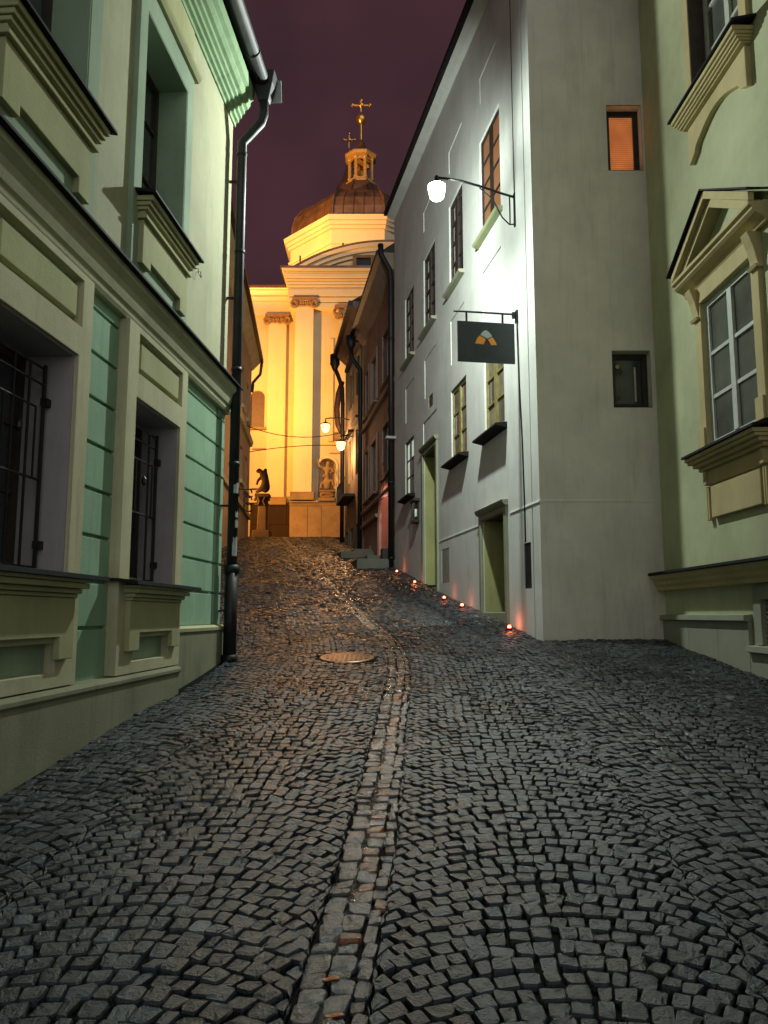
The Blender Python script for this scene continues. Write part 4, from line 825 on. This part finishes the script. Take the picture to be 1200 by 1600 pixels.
# ================================================================== FAR LEFT HOUSE
fl = thing('far_left_house', L2.P(2, gf(-7.2, 38)), 'tall narrow house side seen beyond the black downpipe, left of the church', 'house')
f0, f1 = -14.0, 7.2
win = [(1.4, 2.6, 12.3, 14.4), (4.3, 5.6, 12.3, 14.4), (1.4, 2.6, 8.4, 10.2), (4.3, 5.6, 8.4, 10.2)]
m = MB(); wall(m, L2, f0, f1, -1, 16.6, win, 0, .4); m.build('street_wall', plaster('orange_beige_plaster', (.34, .27, .19), damt=.4), fl)
for (a, b, z0, z1) in win:
    window(L2, fl, a+.01, b-.01, z0+.01, z1-.01, -.15, 2, 2, whitew, glass, fr=.10, mull=.12, splits=[.6]); MB().fbox(L2, a-.15, b+.15, z0-.2, z0, -.01, .14).build('window_sill', cream, fl)
for z_ in (11.3,): MB().prof(L2, [(-.01, z_), (.12, z_), (.2, z_+.25), (-.01, z_+.3)], f0, f1).build('string_course', cream, fl)
MB().prof(L2, [(-.01, 7.0), (.14, 7.0), (.16, 7.2), (-.01, 7.3)], f0, f1).build('string_course', cream, fl)
m = MB(); m.add([L2.P(f0, 16.6, .62), L2.P(f1, 16.6, .62), L2.P(f1, 20, -4), L2.P(f0, 20, -4), L2.P(f1, 16.5, -8), L2.P(f0, 16.5, -8)], [(0, 1, 2, 3), (3, 2, 4, 5), (1, 4, 2), (0, 3, 5), (0, 5, 4, 1)]); m.build('roof', rooft, fl)
MB().prof(L2, [(-.01, 15.9), (.1, 15.95), (.5, 16.4), (.5, 16.6), (-.01, 16.6)], f0, f1).build('eaves_cove', cream, fl)
m = MB(); m.prof(L2, [(.5, 16.42), (.68, 16.42), (.68, 16.62), (.5, 16.62)], f0, f1+.1); m.tube([L2.P(f1, 16.4, .58), L2.P(f1, 15.7, .5), L2.P(f1, 15.2, .1), L2.P(f1, 14.6, .05)], .09, 8); m.build('gutter', black, fl)
m = MB(); m.hexa([L2.P(f0, -1, -.4), L2.P(f1, -1, -.4), L2.P(f1, -1, -8), L2.P(f0, -1, -8), L2.P(f0, 16.5, -.4), L2.P(f1, 16.5, -.4), L2.P(f1, 16.5, -8), L2.P(f0, 16.5, -8)]); m.build('inner_walls', darkp, fl)
lw = thing('wrought_iron_sign', L2.P(.9, 7.0, 0), 'dark wrought iron scroll sign sticking out behind the black downpipe', 'sign')
m = MB()
for k in range(3):
    pts = [L2.P(.9, 6.9+.35*k+.22*math.sin(t), .45+.22*math.cos(t)+.05*t*.3) for t in np.linspace(0, 5.6, 16)]; m.tube(pts, .035, 6)
m.tube([L2.P(.9, 6.6, .02), L2.P(.9, 7.9, .02)], .03, 6); m.tube([L2.P(.9, 7.8, 0), L2.P(.9, 7.8, .9)], .03, 6); m.build('scrollwork', black, lw)
# ================================================================== CHURCH
ch = thing('church', (-2, 52, 4.7), 'orange floodlit baroque church with a copper dome closing the street', 'church')
cx = lambda x, y, d=0: C.s(x, y, d); czz = lambda x, y, d=0: C.z(x, y, d)
zp = czz(500, 790); zc0 = czz(500, 482, .5); zc1 = czz(500, 421, .9)
xl = cx(459, 600); xr = 9.0
print('church', zp, zc0, zc1, xl)
nx0, nx1 = cx(497.5, 750), cx(525, 750); nz0, nz1 = czz(510, 784), czz(510, 716); nr = (nx1-nx0)/2; nzc = nz1-nr
m = MB(); wall(m, C, xl, xr, 3.5, zc0+.2, [(nx0, nx1, nz0, nz1)], 0, .9)
ncx = (nx0+nx1)/2
for sd in (-1, 1):
    pts = [(ncx+sd*nr, nzc)]+[(ncx+sd*nr*math.cos(a), nzc+nr*math.sin(a)) for a in np.linspace(.08, math.pi/2, 8)]+[(ncx+sd*nr, nz1)]
    m.poly(C, pts, -.9, -.002)
m.build('front_wall', church, ch)
MB().fbox(C, nx0-.1, nx1+.1, nz0-.1, nz1+.1, -1.1, -.901).build('niche_back', church, ch)
m = MB(); A = [(ncx+(nr+.14)*math.cos(a), nzc+(nr+.14)*math.sin(a)) for a in np.linspace(0, math.pi, 15)]; B = [(ncx+nr*math.cos(a), nzc+nr*math.sin(a)) for a in np.linspace(math.pi, 0, 15)]
m.poly(C, [(ncx+nr+.14, nz0)]+A+[(ncx-nr-.14, nz0), (ncx-nr, nz0)]+B+[(ncx+nr, nz0)], -.01, .05); m.build('niche_frame', church_lt, ch)
m = MB(); m.box(xl, xr, 53, 72, 3.5, zc0+1.5); m.build('nave_body', church, ch)
# plinth in blocks of stone
ztop = zp-.05
zmid = [3.6, 4.75, 5.35, 5.95, ztop]
for j in range(len(zmid)-1):
    xe = [xl-.12]; 
    while xe[-1] < 2.5: xe.append(xe[-1]+random.uniform(.9, 1.5))
    for k in range(len(xe)-1): MB().fbox(C, xe[k]+.012, xe[k+1]-.012, zmid[j]+.01, zmid[j+1]-.01, 0, .30+random.uniform(0, .03)).build('plinth_block', church_st, ch)
MB().prof(C, [(0, ztop), (.34, ztop), (.36, ztop+.12), (.22, ztop+.28), (0, ztop+.30)], xl-.14, 2.5).build('plinth_moulding', church_st, ch)
# pilasters with capitals
def pilaster(F, x0, x1, zb_, zt, d, mt=None, strip=True):
    MB().fbox(F, x0, x1, zb_, zt, 0, d).build('pilaster', mt or church_lt, ch)
    MB().prof(F, [(0, zb_), (d+.22, zb_), (d+.22, zb_+.35), (d+.08, zb_+.55), (0, zb_+.56)], x0-.18, x1+.18).build('pilaster_base', church_st, ch)
def capital(F, x0, x1, z0, z1, d):
    m = MB(); m.fbox(F, x0-.22, x1+.22, z1-.18, z1, 0, d+.30)
    n_ = 9
    for k in range(n_):
        c_ = x0-.05+(x1-x0+.1)*k/(n_-1); r_ = random.uniform(.12, .2)
        pts = [F.P(c_+r_*math.cos(t)*.8, (z0+z1)/2-.1+r_*math.sin(t)*1.3+.02*t, d+.08+.05*math.sin(3*t)) for t in np.linspace(0, 5.5, 10)]; m.tube(pts, .075, 5)
    for sd, c_ in ((-1, x0-.08), (1, x1+.08)):
        pts = [F.P(c_+.20*math.cos(t)*sd, z1-.45+.22*math.sin(t), d+.15) for t in np.linspace(0, 6, 12)]; m.tube(pts, [.11]*12, 5)
    m.build('capital', stucco, ch)
px0, px1 = cx(460.5, 600, .5), cx(488.5, 600, .5)
pilaster(C, px0, px1, zp+.3, zc0, .5); capital(C, px0, px1, czz(475, 482, .5), czz(475, 466, .5), .5)
p2a = cx(528, 560, .5); pilaster(C, p2a, p2a+1.3, czz(540, 690), zc0, .45, church); capital(C, p2a, p2a+1.3, czz(530, 508, .5), czz(530, 478, .5), .45)
MB().fbox(C, cx(514, 560), cx(521, 560), czz(518, 690), czz(518, 530), 0, .10).build('wall_strip', church, ch)
MB().prof(C, [(0, 0), (.16, 0), (.18, .12), (0, .14)], 0, 0) if False else None
zl = czz(530, 708); MB().fbox(C, cx(514, 708), 1.5, zl, zl+.15, 0, .15).build('wall_strip', church, ch)
# entablature, stepping out upward, with return on the left
e0 = zc0; H = zc1-e0
prof = [(0, 0), (.55, 0), (.55, .16), (.62, .17), (.62, .30), (.68, .32), (.68, .52), (.74, .55), (.85, .62), (.90, .70), (1.10, .76), (1.15, .88), (1.28, .92), (1.28, 1.0), (0, 1.0)]
for k in range(1, len(prof)-2):
    d_, z_ = prof[k]; z2 = prof[k+1][1]
    if z2-z_ > .005: MB().box(xl-d_*.62+.02, xr, 52-d_, 54, e0+z_*H, e0+z2*H-.03).build('entablature_band', church_lt, ch, bevel=.03)
MB().box(xl-.9, xr, 52-1.32, 54, zc1-.02, zc1+.10).build('entablature_flashing', copper, ch)
# segmental pediment over it
pcx = 0.2; half = abs(cx(452, 418, .9)-pcx); rise = czz(590, 376, .9)-zc1
Rr = (half**2+rise**2)/(2*rise); pc = zc1+rise-Rr; amax = math.asin(half/Rr)
aa = np.linspace(math.pi/2+amax, math.pi/2-amax, 30)
def arcpts(r_, da_=0): return [(pcx+r_*math.cos(a), pc+r_*math.sin(a)) for a in aa]
MB().poly(C, [p for p in arcpts(Rr-.9)]+[(pcx+half*.86, zc1), (pcx-half*.86, zc1)], -1.2, .35).build('pediment_field', church_lt, ch)
for (r0, r1, d_) in ((Rr-.85, Rr-.6, .5), (Rr-.6, Rr-.3, .65), (Rr-.3, Rr-.02, .8)):
    MB().poly(C, arcpts(r1)+arcpts(r0)[::-1], -1.0, d_).build('pediment_moulding', church_lt, ch)
MB().poly(C, arcpts(Rr+.10)+arcpts(Rr-.01)[::-1], -1.2, .86).build('pediment_flashing', copper, ch)
tx, tz2 = C.hit(566, 411, .35); MB().fbox(C, tx-.4, tx+.6, tz2-.5, tz2+.3, .3, .42).build('pediment_window', black, ch)
fm = MB(); wall(fm, C, tx-.65, tx+.85, tz2-.75, tz2+.5, [(tx-.4, tx+.6, tz2-.5, tz2+.3)], .55, .25); fm.build('window_surround', church_st, ch)
for xx in (467, 535): X, z_ = C.hit(xx, 400 if xx < 500 else 380, .2); MB().tube([(X, 52.6, z_-.8), (X, 52.6, z_+.4)], .06, 6).build('lightning_rod', black, ch)
# left wing
wx0 = -10.5; wx1 = xl+.3
wz = C2.z(420, 450)
m = MB(); waz0, waz1 = C2.z(402, 668), C2.z(402, 610); wa, wb = C2.s(391, 640), C2.s(413.5, 640)
wall(m, C2, wx0, wx1, 3.5, wz, [(wa, wb, waz0, waz1)], 0, .6)
wr_ = (wb-wa)/2; wc_ = (wa+wb)/2; wzc = waz1-wr_
for sd in (-1, 1):
    m.poly(C2, [(wc_+sd*wr_, wzc)]+[(wc_+sd*wr_*math.cos(a), wzc+wr_*math.sin(a)) for a in np.linspace(.08, math.pi/2, 8)]+[(wc_+sd*wr_, waz1)], -.6, -.002)
m.build('wing_wall', church, ch)
MB().fbox(C2, wa, wb, waz0, waz1, -.5, -.3).build('arched_window', solid('brown_window', (.11, .05, .03), .5), ch)
MB().fbox(C2, wa-.3, wb+.3, waz0-.18, waz0, 0, .2).build('window_sill', church_st, ch)
m = MB(); m.box(wx0, wx1, 54.7, 70, 3.5, wz-.2); m.build('wing_body', church, ch)
q0, q1 = C2.s(418, 600, .35), C2.s(446, 600, .35)
pilaster(C2, q0, q1, C2.z(430, 790), C2.z(430, 500, .3), .35); capital(C2, q0, q1, C2.z(430, 507, .4), C2.z(430, 492, .4), .35)
for k, (ya, yb_, d_) in enumerate(((492, 484, .4), (484, 470, .5), (470, 461, .62), (461, 452, .85), (452, 449, 1.0))):
    MB().box(wx0, wx1, 54-d_, 54.3, C2.z(420, ya, d_), C2.z(420, yb_, d_)-.02).build('entablature_band', church_lt, ch, bevel=.02)
MB().add([(wx0, 52.9, C2.z(420, 449, 1)), (wx1, 52.9, C2.z(420, 449, 1)), (wx1, 56, C2.z(420, 449, 1)+1.5), (wx0, 56, C2.z(420, 449, 1)+1.5), (wx0, 60, C2.z(420, 449, 1)), (wx1, 60, C2.z(420, 449, 1))], [(0, 1, 2, 3), (3, 2, 5, 4), (0, 3, 4), (1, 5, 2), (0, 4, 5, 1)]).build('wing_roof', copper, ch)
zq = C2.z(420, 790)
for j in range(4):
    xe = [-9.2]
    while xe[-1] < xl: xe.append(min(xe[-1]+random.uniform(.9, 1.5), xl+.01))
    z0_, z1_ = 3.6+(zq-3.6)*j/4, 3.6+(zq-3.6)*(j+1)/4
    for k in range(len(xe)-1):
        if xe[k+1]-xe[k] > .1: MB().fbox(C2, xe[k]+.01, xe[k+1]-.01, z0_+.01, z1_-.01, 0, .35+random.uniform(0, .04)).build('plinth_block', church_shaded, ch)
MB().fbox(C2, -9.2, xl, zq-.02, zq+.15, 0, .42).build('plinth_moulding', church_shaded, ch)
for yy in (765, 703): MB().fbox(C2, -9.2, q0-.02, C2.z(400, yy), C2.z(400, yy)+.1, 0, .08).build('wall_strip', church_st, ch)
# drum and dome
ox = -1.97
def octa(sc): return [(ox+sc*a, 62.6+sc*(b-62.6)) for a, b in ((-2.08, 56.5), (2.08, 56.5), (5.75, 60.3), (5.75, 65), (2.08, 68.8), (-2.08, 68.8), (-5.75, 65), (-5.75, 60.3))]
FD = Fac((0, 56.5), (1, 0), (0, -1)); FC = Fac((0, 61.5), (1, 0), (0, -1))
zt = FD.z(560, 338); print('drum top', zt)
m = MB(); m.loft([(a, b, 22) for a, b in octa(.97)], [(a, b, zt-.3) for a, b in octa(.97)]); m.build('drum', church_lt, ch)
for (za, zb_, sc) in ((zt-2.15, zt-1.95, .99), (zt-.95, zt-.7, 1.0), (zt-.7, zt-.4, 1.025), (zt-.4, zt, 1.055)):
    m = MB(); m.loft([(a, b, za) for a, b in octa(sc)], [(a, b, zb_-.02) for a, b in octa(sc+.01)]); m.build('drum_cornice', church_lt, ch)
zD = lambda y: FC.z(555, y)
dp_ = [(1.0, zt-.1), (.985, zt+.12), (.955, zt+.3), (.945, zt+1.1), (.91, zt+1.9), (.83, zt+2.6), (.71, zt+3.15), (.58, zt+3.5), (.44, zt+3.8), (.37, zt+4.2), (.32, zt+4.8), (.27, zt+5.4), (.24, zt+5.75)]
m = MB(); V = []
for sc, z_ in dp_:
    if sc > .5: ring = octa(sc)
    else:
        t = min(1, (.5-sc)/.15); R8 = [(ox+6.0*sc*math.cos(a)*1.0, 62.6+6.0*sc*math.sin(a)) for a in [math.radians(-112.5+45*k) for k in range(8)]]; oc = octa(sc); ring = [(oc[k][0]*(1-t)+R8[k][0]*t, oc[k][1]*(1-t)+R8[k][1]*t) for k in range(8)]
    V.append([(a, b, z_) for a, b in ring])
vs = [p for r_ in V for p in r_]; fs = []
for i in range(len(V)-1):
    for k in range(8): fs.append((i*8+k, i*8+(k+1) % 8, (i+1)*8+(k+1) % 8, (i+1)*8+k))
fs.append(tuple(range((len(V)-1)*8, len(V)*8))); m.add(vs, fs); m.build('dome', copper, ch)
for k in range(8):
    MB().tube([Vector(V[i][k])+Vector((0, 0, .02)) for i in range(len(V))], .11, 6).build('dome_rib', copper, ch)
for k in (7, 0, 1, 2):
    nn = (5, 5, 5, 5)[0]
    for q in range(1, nn):
        t = q/nn; MB().tube([Vector(V[i][k]).lerp(Vector(V[i][(k+1) % 8]), t)+Vector((0, 0, .0)) for i in range(0, 9)], .055, 5).build('dome_seam', copper, ch)
lz0 = zt+6.3; lcx, lcy = ox, 62.6
zl1 = FC.z(555, 288)
print('dome', zt, lz0, zl1, FC.z(555, 240), FC.z(555, 158))
lb0 = zt+5.7; le = FC.z(555, 252, -1.1); 
MB().lathe((lcx, lcy, lb0), [(1.35, 0), (1.35, .25), (1.12, .3), (1.12, .55)], 8, math.radians(22.5)).build('lantern_base', lanternm, ch)
hL = le-lb0-.55
for k in range(8):
    a = math.radians(22.5+45*k); c_ = (lcx+1.0*math.cos(a), lcy+1.0*math.sin(a))
    MB().lathe((c_[0], c_[1], lb0+.55), [(.19, 0), (.19, .15), (.14, .2), (.14, hL-.3), (.2, hL-.2), (.2, hL-.02)], 8).build('lantern_column', lanternm, ch)
    a2 = math.radians(45*k); pA = Vector((lcx+1.0*math.cos(a), lcy+1.0*math.sin(a), 0)); pB = Vector((lcx+1.0*math.cos(a+math.pi/4), lcy+1.0*math.sin(a+math.pi/4), 0))
    pts = []
    dirv = (pB-pA); wv = dirv.length; dirv.normalize(); Fq = Fac((pA.x, pA.y), (dirv.x, dirv.y), (math.cos(a+math.pi/8), math.sin(a+math.pi/8)))
    zc_ = lb0+.55+hL-.55; rq = wv/2-.08
    A = [(wv/2+rq*math.cos(t), zc_+rq*math.sin(t)) for t in np.linspace(0, math.pi, 9)]
    MB().poly(Fq, [(wv, zc_)]+[(wv, lb0+.55+hL-.03), (0, lb0+.55+hL-.03), (0, zc_)]+A[::-1], -.08, .05).build('lantern_arch', lanternm, ch)
zz0 = lb0+.55+hL
MB().lathe((lcx, lcy, zz0), [(1.1, -.02), (1.35, .05), (1.42, .2), (1.42, .32), (1.1, .36)], 8, math.radians(22.5)).build('lantern_cornice', lanternm, ch)
MB().lathe((lcx, lcy, zz0+.36), [(1.3, 0), (1.2, .14), (.9, .32), (.62, .55), (.5, .85), (.34, 1.25), (.16, 1.5), (.08, 1.6)], 8, math.radians(22.5)).build('lantern_roof', copper, ch)
MB().lathe((lcx, lcy, lb0+.55), [(.3, 0), (.42, .3), (.35, .9), (.12, 1.1)], 12).build('bell', brass, ch)
zo = FC.z(555, 188, -1.1)
MB().tube([(lcx, lcy, zz0+1.8), (lcx, lcy, zo)], .09, 8).build('spire_pole', brass, ch)
MB().lathe((lcx, lcy, zo), [(.05, -.42), (.2, -.34), (.40, -.1), (.46, .14), (.38, .34), (.15, .48), (.08, .75)], 14).build('orb', brass, ch, smooth=True)
def cross(name, X, Y, z0, h, wd, r_):
    m = MB(); m.tube([(X, Y, z0), (X, Y, z0+h)], r_, 6); zc_ = z0+h*.62; m.tube([(X-wd, Y, zc_), (X+wd, Y, zc_)], r_, 6)
    for p in ((X-wd, zc_), (X+wd, zc_), (X, z0+h)): m.lathe((p[0], Y, p[1]), [(.02, -r_*2.2), (r_*2.2, -r_), (r_*2.2, r_), (.02, r_*2.2)], 8)
    m.lathe((X, Y, zc_), [(.02, -.28), (.24, -.1), (.24, .1), (.02, .28)], 8); m.build(name, brass, ch)
cross('cross', lcx, lcy, zo+.7, FC.z(555, 158, -1.1)-zo-.7, .75, .075)
FB = Fac((0, 82), (1, 0), (0, -1)); X2, Z2 = FB.hit(545.5, 216); MB().lathe((X2, 82, Z2-6), [(2.0, -9), (1.4, 0), (.7, 1.2), (.2, 3), (.1, 4.8)], 8).build('rear_turret_roof', copper, ch); cross('cross', X2, 82, Z2-1.4, 1.9, .6, .07)
# small roof ridge mound by the drum
# ------------------------------------------------------------------ statues (skinned figures)
def figure(name, J, E, mat, loc, sc=1.0, yaw=0, root=0):
    me = bpy.data.meshes.new(name); me.from_pydata([tuple(Vector(j[:3])*sc) for j in J], E, []); o = bpy.data.objects.new(name, me); COL.objects.link(o)
    me.materials.append(mat); o.location = loc; o.rotation_euler = (0, 0, yaw)
    s_ = o.modifiers.new('skin', 'SKIN')
    if not me.skin_vertices: bpy.context.view_layer.objects.active = o
    if len(me.skin_vertices) == 0: me.attributes
    sv = me.skin_vertices[0].data
    for i, j in enumerate(J): sv[i].radius = (j[3]*sc, (j[4] if len(j) > 4 else j[3])*sc); sv[i].use_root = (i == root)
    ss_ = o.modifiers.new('sub', 'SUBSURF'); ss_.levels = 2; ss_.render_levels = 2
    return o
ns = thing('niche_statue', (ncx, 51.9, nz0), 'stone statue of a robed figure with a raised arm in the church niche', 'statue')
J = [(0, 0, 1.0, .19, .15), (0, 0, .55, .20, .16), (0, 0, .08, .26, .2), (0.02, 0, 1.4, .20, .15), (0.04, 0, 1.62, .12, .12), (.08, -.04, 1.82, .13, .15), (.07, -.03, 1.98, .10, .11),
     (-.26, 0, 1.52, .10), (-.48, -.12, 1.62, .08), (-.58, -.2, 1.95, .055), (-.6, -.22, 2.1, .05), (.30, 0, 1.48, .11), (.45, -.12, 1.2, .10), (.30, -.34, 1.12, .07), (.22, -.4, 1.2, .09),
     (-.34, -.08, .5, .10), (-.40, -.12, .10, .12), (.34, -.08, .70, .11), (.46, -.05, .30, .08), (-.28, -.16, .95, .09)]
E = [(0, 1), (1, 2), (0, 3), (3, 4), (4, 5), (5, 6), (3, 7), (7, 8), (8, 9), (9, 10), (3, 11), (11, 12), (12, 13), (13, 14), (1, 15), (15, 16), (1, 17), (17, 18), (0, 19)]
f = figure('robed_figure', J, E, church_st, (0, 0, 0), 1.02); f.parent = ns; f.location = (0, .02, .72)
m = MB(); m.box(ncx-nr*.95, ncx+nr*.95, 51.55, 52.5, nz0, nz0+.22); m.box(ncx-nr*.75, ncx+nr*.75, 51.65, 52.5, nz0+.22, nz0+.62); m.box(ncx-nr*.85, ncx+nr*.85, 51.58, 52.5, nz0+.62, nz0+.74); m.build('statue_base', church_st, ns, bevel=.03)
m = MB(); m.tube([(ncx-.45, 51.6, nz0+.36), (ncx-.2, 51.55, nz0+.52), (ncx+.2, 51.55, nz0+.52), (ncx+.45, 51.6, nz0+.36), (ncx+.2, 51.57, nz0+.28), (ncx-.2, 51.57, nz0+.28), (ncx-.45, 51.6, nz0+.36)], .05, 6); m.build('cartouche', stucco, ns)
FS = Fac((0, 47.0), (1, 0), (0, -1)); SX, SZ = FS.hit(410.5, 772); stz = SZ
sp = thing('statue_on_pedestal', (SX, 47, gf(SX, 47)), 'dark crouching statue on a tall scrolled stone pedestal, left before the church', 'statue')
m = MB(); gz0 = gf(SX, 47)-.1
m.loft([(SX-.55, 46.5, gz0), (SX+.55, 46.5, gz0), (SX+.55, 47.5, gz0), (SX-.55, 47.5, gz0)], [(SX-.5, 46.55, gz0+.5), (SX+.5, 46.55, gz0+.5), (SX+.5, 47.45, gz0+.5), (SX-.5, 47.45, gz0+.5)])
m.loft([(SX-.28, 46.7, gz0+.5), (SX+.30, 46.7, gz0+.5), (SX+.30, 47.3, gz0+.5), (SX-.28, 47.3, gz0+.5)], [(SX-.22, 46.75, stz-.75), (SX+.26, 46.75, stz-.75), (SX+.26, 47.25, stz-.75), (SX-.22, 47.25, stz-.75)])
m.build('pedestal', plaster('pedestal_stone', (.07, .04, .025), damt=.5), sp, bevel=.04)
m = MB(); m.box(SX-.42, SX+.44, 46.6, 47.4, stz-.2, stz-.02); m.box(SX-.30, SX+.30, 46.7, 47.3, stz-.72, stz-.2)
for sd in (-1, 1):
    m.tube([(SX+sd*.30+sd*.12*math.cos(t), 46.75, stz-.45+.2*math.sin(t)) for t in np.linspace(0, 5.5, 10)], .08, 6); m.tube([(SX+sd*.2, 46.7, stz-.25), (SX+sd*.1, 46.62, stz-.5), (SX+sd*.2, 46.7, stz-.7)], .09, 6)
m.build('scrolled_capital', church_shaded, sp)
J = [(.12, 0, .35, .26, .24), (.16, 0, .7, .27, .23), (.06, 0, 1.05, .24, .2), (-.10, 0, 1.3, .13, .13), (-.26, -.02, 1.36, .15, .15), (-.42, -.04, 1.30, .08), (-.10, -.1, .95, .10), (-.28, -.14, .75, .08), (-.34, -.12, .5, .07),
     (-.08, -.14, .28, .16), (-.26, -.16, .12, .10), (-.40, -.16, .06, .07), (.3, .05, .12, .16), (.16, .05, 1.5, .07), (.1, 0, 1.3, .14), (-.2, .06, 1.52, .05)]
E = [(0, 1), (1, 2), (2, 3), (3, 4), (4, 5), (2, 6), (6, 7), (7, 8), (0, 9), (9, 10), (10, 11), (0, 12), (2, 14), (14, 13), (4, 15)]
f = figure('crouching_figure', J, E, church_shaded, (0, 0, 0), 1.05); f.parent = sp; f.location = (0, 0, stz-gf(SX, 47))
# ------------------------------------------------------------------ orange lamps near the church
def orange_lamp(px_, py_, depthY, armd, label):
    Fp = Fac((0, depthY), (1, 0), (0, -1)); X, Z = Fp.hit(px_, py_)
    t = thing('street_lamp', (X, depthY, Z), label, 'lamp', 'orange street lamps near the church')
    wX = 2.286-.1613*(depthY-11.44)
    m = MB(); m.tube([(wX, depthY, Z+.40), (wX-.3*abs(wX-X), depthY, Z+.47), (wX-.8*abs(wX-X), depthY, Z+.48), (X, depthY, Z+.44), (X, depthY, Z+.28)], .03, 8); m.build('arm', black, t)
    m = MB(); m.lathe((X, depthY, Z), [(.05, .30), (.10, .27), (.24, .20), (.25, .17)], 14); m.build('lamp_cap', black, t)
    m = MB(); m.lathe((X, depthY, Z), [(.21, .165), (.20, .08), (.15, -.12), (.08, -.18), (.01, -.19)], 14); m.build('lamp_glass', lit_warm, t, smooth=True)
    l = bpy.data.lights.new('lamp_light', 'POINT'); l.energy = 260; l.color = (1, .50, .20); l.shadow_soft_size = .15
    lo_ = bpy.data.objects.new('lamp_light', l); COL.objects.link(lo_); lo_.parent = t; lo_.location = (0, -.0, -.42)
    return t
orange_lamp(508.5, 669, 35.6, 1, 'orange street lamp on a long arm before the church, the upper of two')
orange_lamp(532.5, 697, 34.0, .5, 'smaller orange street lamp just below the other, close to the dark house')
# wires across
def wire(a, b, sag, label):
    a, b = Vector(a), Vector(b); pts = [a.lerp(b, t)+Vector((0, 0, -sag*4*t*(1-t))) for t in np.linspace(0, 1, 14)]
    o = MB().tube(pts, .022, 5).build('overhead_wire', black, None); tag(o, label, 'wire')
FW = Fac((0, 40), (1, 0), (0, -1)); a = FW.hit(385, 665); b = FW.hit(541, 674); wire((a[0], 40, a[1]), (b[0], 40, b[1]), .45, 'dark wire sagging across the street in front of the church, upper one')
a = FW.hit(385, 700); b = FW.hit(541, 690); wire((a[0], 41, a[1]), (b[0], 41, b[1]), -.15, 'thin nearly straight wire crossing the church wall, lower one')
# ------------------------------------------------------------------ red ground lights
labs = ['red glowing ground light below the pink house corner, farthest up', 'brightest red ground light at the foot of the tall green doorway', 'red ground light between the two doorways, nearer the tall one', 'small pale red ground light left of the small dark doorway', 'red ground light at the foot of the small doorway, nearest the camera']
for k, (x, y, e) in enumerate(((620, 895, 1.0), (648, 912, 1.6), (694, 937, .7), (722, 949, .5), (796, 984, 1.4))):
    r_ = ray(x, y); t = 10
    # march along the view ray to the ground to find where it stands
    while r_[2]*t+CZ > gf(r_[0]*t, r_[1]*t) and t < 30 or t < 10.5: t += .02
    X, Y = r_[0]*t, r_[1]*t
    lim = 2.286-.1613*(Y-11.44)-.11
    X = min(X, lim); Z = gf(X, Y)
    gl_ = thing('ground_light', (X, Y, Z), labs[k], 'ground light', 'red ground lights along the white wall')
    MB().lathe((X, Y, Z), [(.055, -.01), (.055, .02), (.045, .028)], 14).build('metal_ring', zinc, gl_)
    MB().lathe((X, Y, Z+.028), [(.026, 0), (.028, .022), (.022, .04), (.008, .045)], 12).build('red_glass', lit_red, gl_, smooth=True)
    l = bpy.data.lights.new('ground_light_lamp', 'POINT'); l.energy = .85*e; l.color = (1, .22, .10); l.shadow_soft_size = .03
    lo_ = bpy.data.objects.new('ground_light_lamp', l); COL.objects.link(lo_); lo_.parent = gl_; lo_.location = (0, 0, .11)
# ------------------------------------------------------------------ floodlights on the church
def flood(name, loc, target, e, size=60, blend=.5, col=(1, .44, .07)):
    l = bpy.data.lights.new(name, 'SPOT'); l.energy = e*FLOOD; l.color = col; l.spot_size = math.radians(size); l.spot_blend = blend; l.shadow_soft_size = .25
    o = bpy.data.objects.new(name, l); COL.objects.link(o); o.location = loc; o.rotation_euler = (Vector(target)-Vector(loc)).to_track_quat('-Z', 'Y').to_euler()
flood('church_floodlight', (-10.5, 45.8, 8.0), (-3, 52, 10), 3900, 160, 1, (1, .44, .055))
flood('church_floodlight', (-10.8, 45.8, 15.5), (-3, 53, 20), 8200, 160, 1, (1, .46, .07))
flood('dome_floodlight', (-15, 47, 25), (-2, 61, 35), 31000, 80, .8, (1, .47, .10))
# ------------------------------------------------------------------ leaves in the gutter
for k, (x, y, lab) in enumerate(((516, 1534, 'orange leaf lying in the wet gutter, upper of the two near the bottom'), (522, 1592, 'orange leaf in the gutter at the very bottom edge'), )):
    r_ = ray(x, y); t = 2
    while r_[2]*t+CZ > gf(r_[0]*t, r_[1]*t): t += .005
    X, Y = r_[0]*t, r_[1]*t; Z = gf(X, Y)+.006
    pts = [(-.03, 0), (-.02, .011), (0, .014), (.022, .009), (.034, 0), (.02, -.010), (0, -.012), (-.018, -.009)]
    m = MB(); m.add([(X+a_, Y+b_, Z+.004*math.sin(a_*90)+.004) for a_, b_ in pts]+[(X+a_, Y+b_, Z+.004*math.sin(a_*90)+.002) for a_, b_ in pts], [tuple(range(8)), tuple(range(15, 7, -1))]+[(i, (i+1) % 8, 8+(i+1) % 8, 8+i) for i in range(8)])
    o = m.build('fallen_leaf', leafm, None); tag(o, lab, 'leaf')
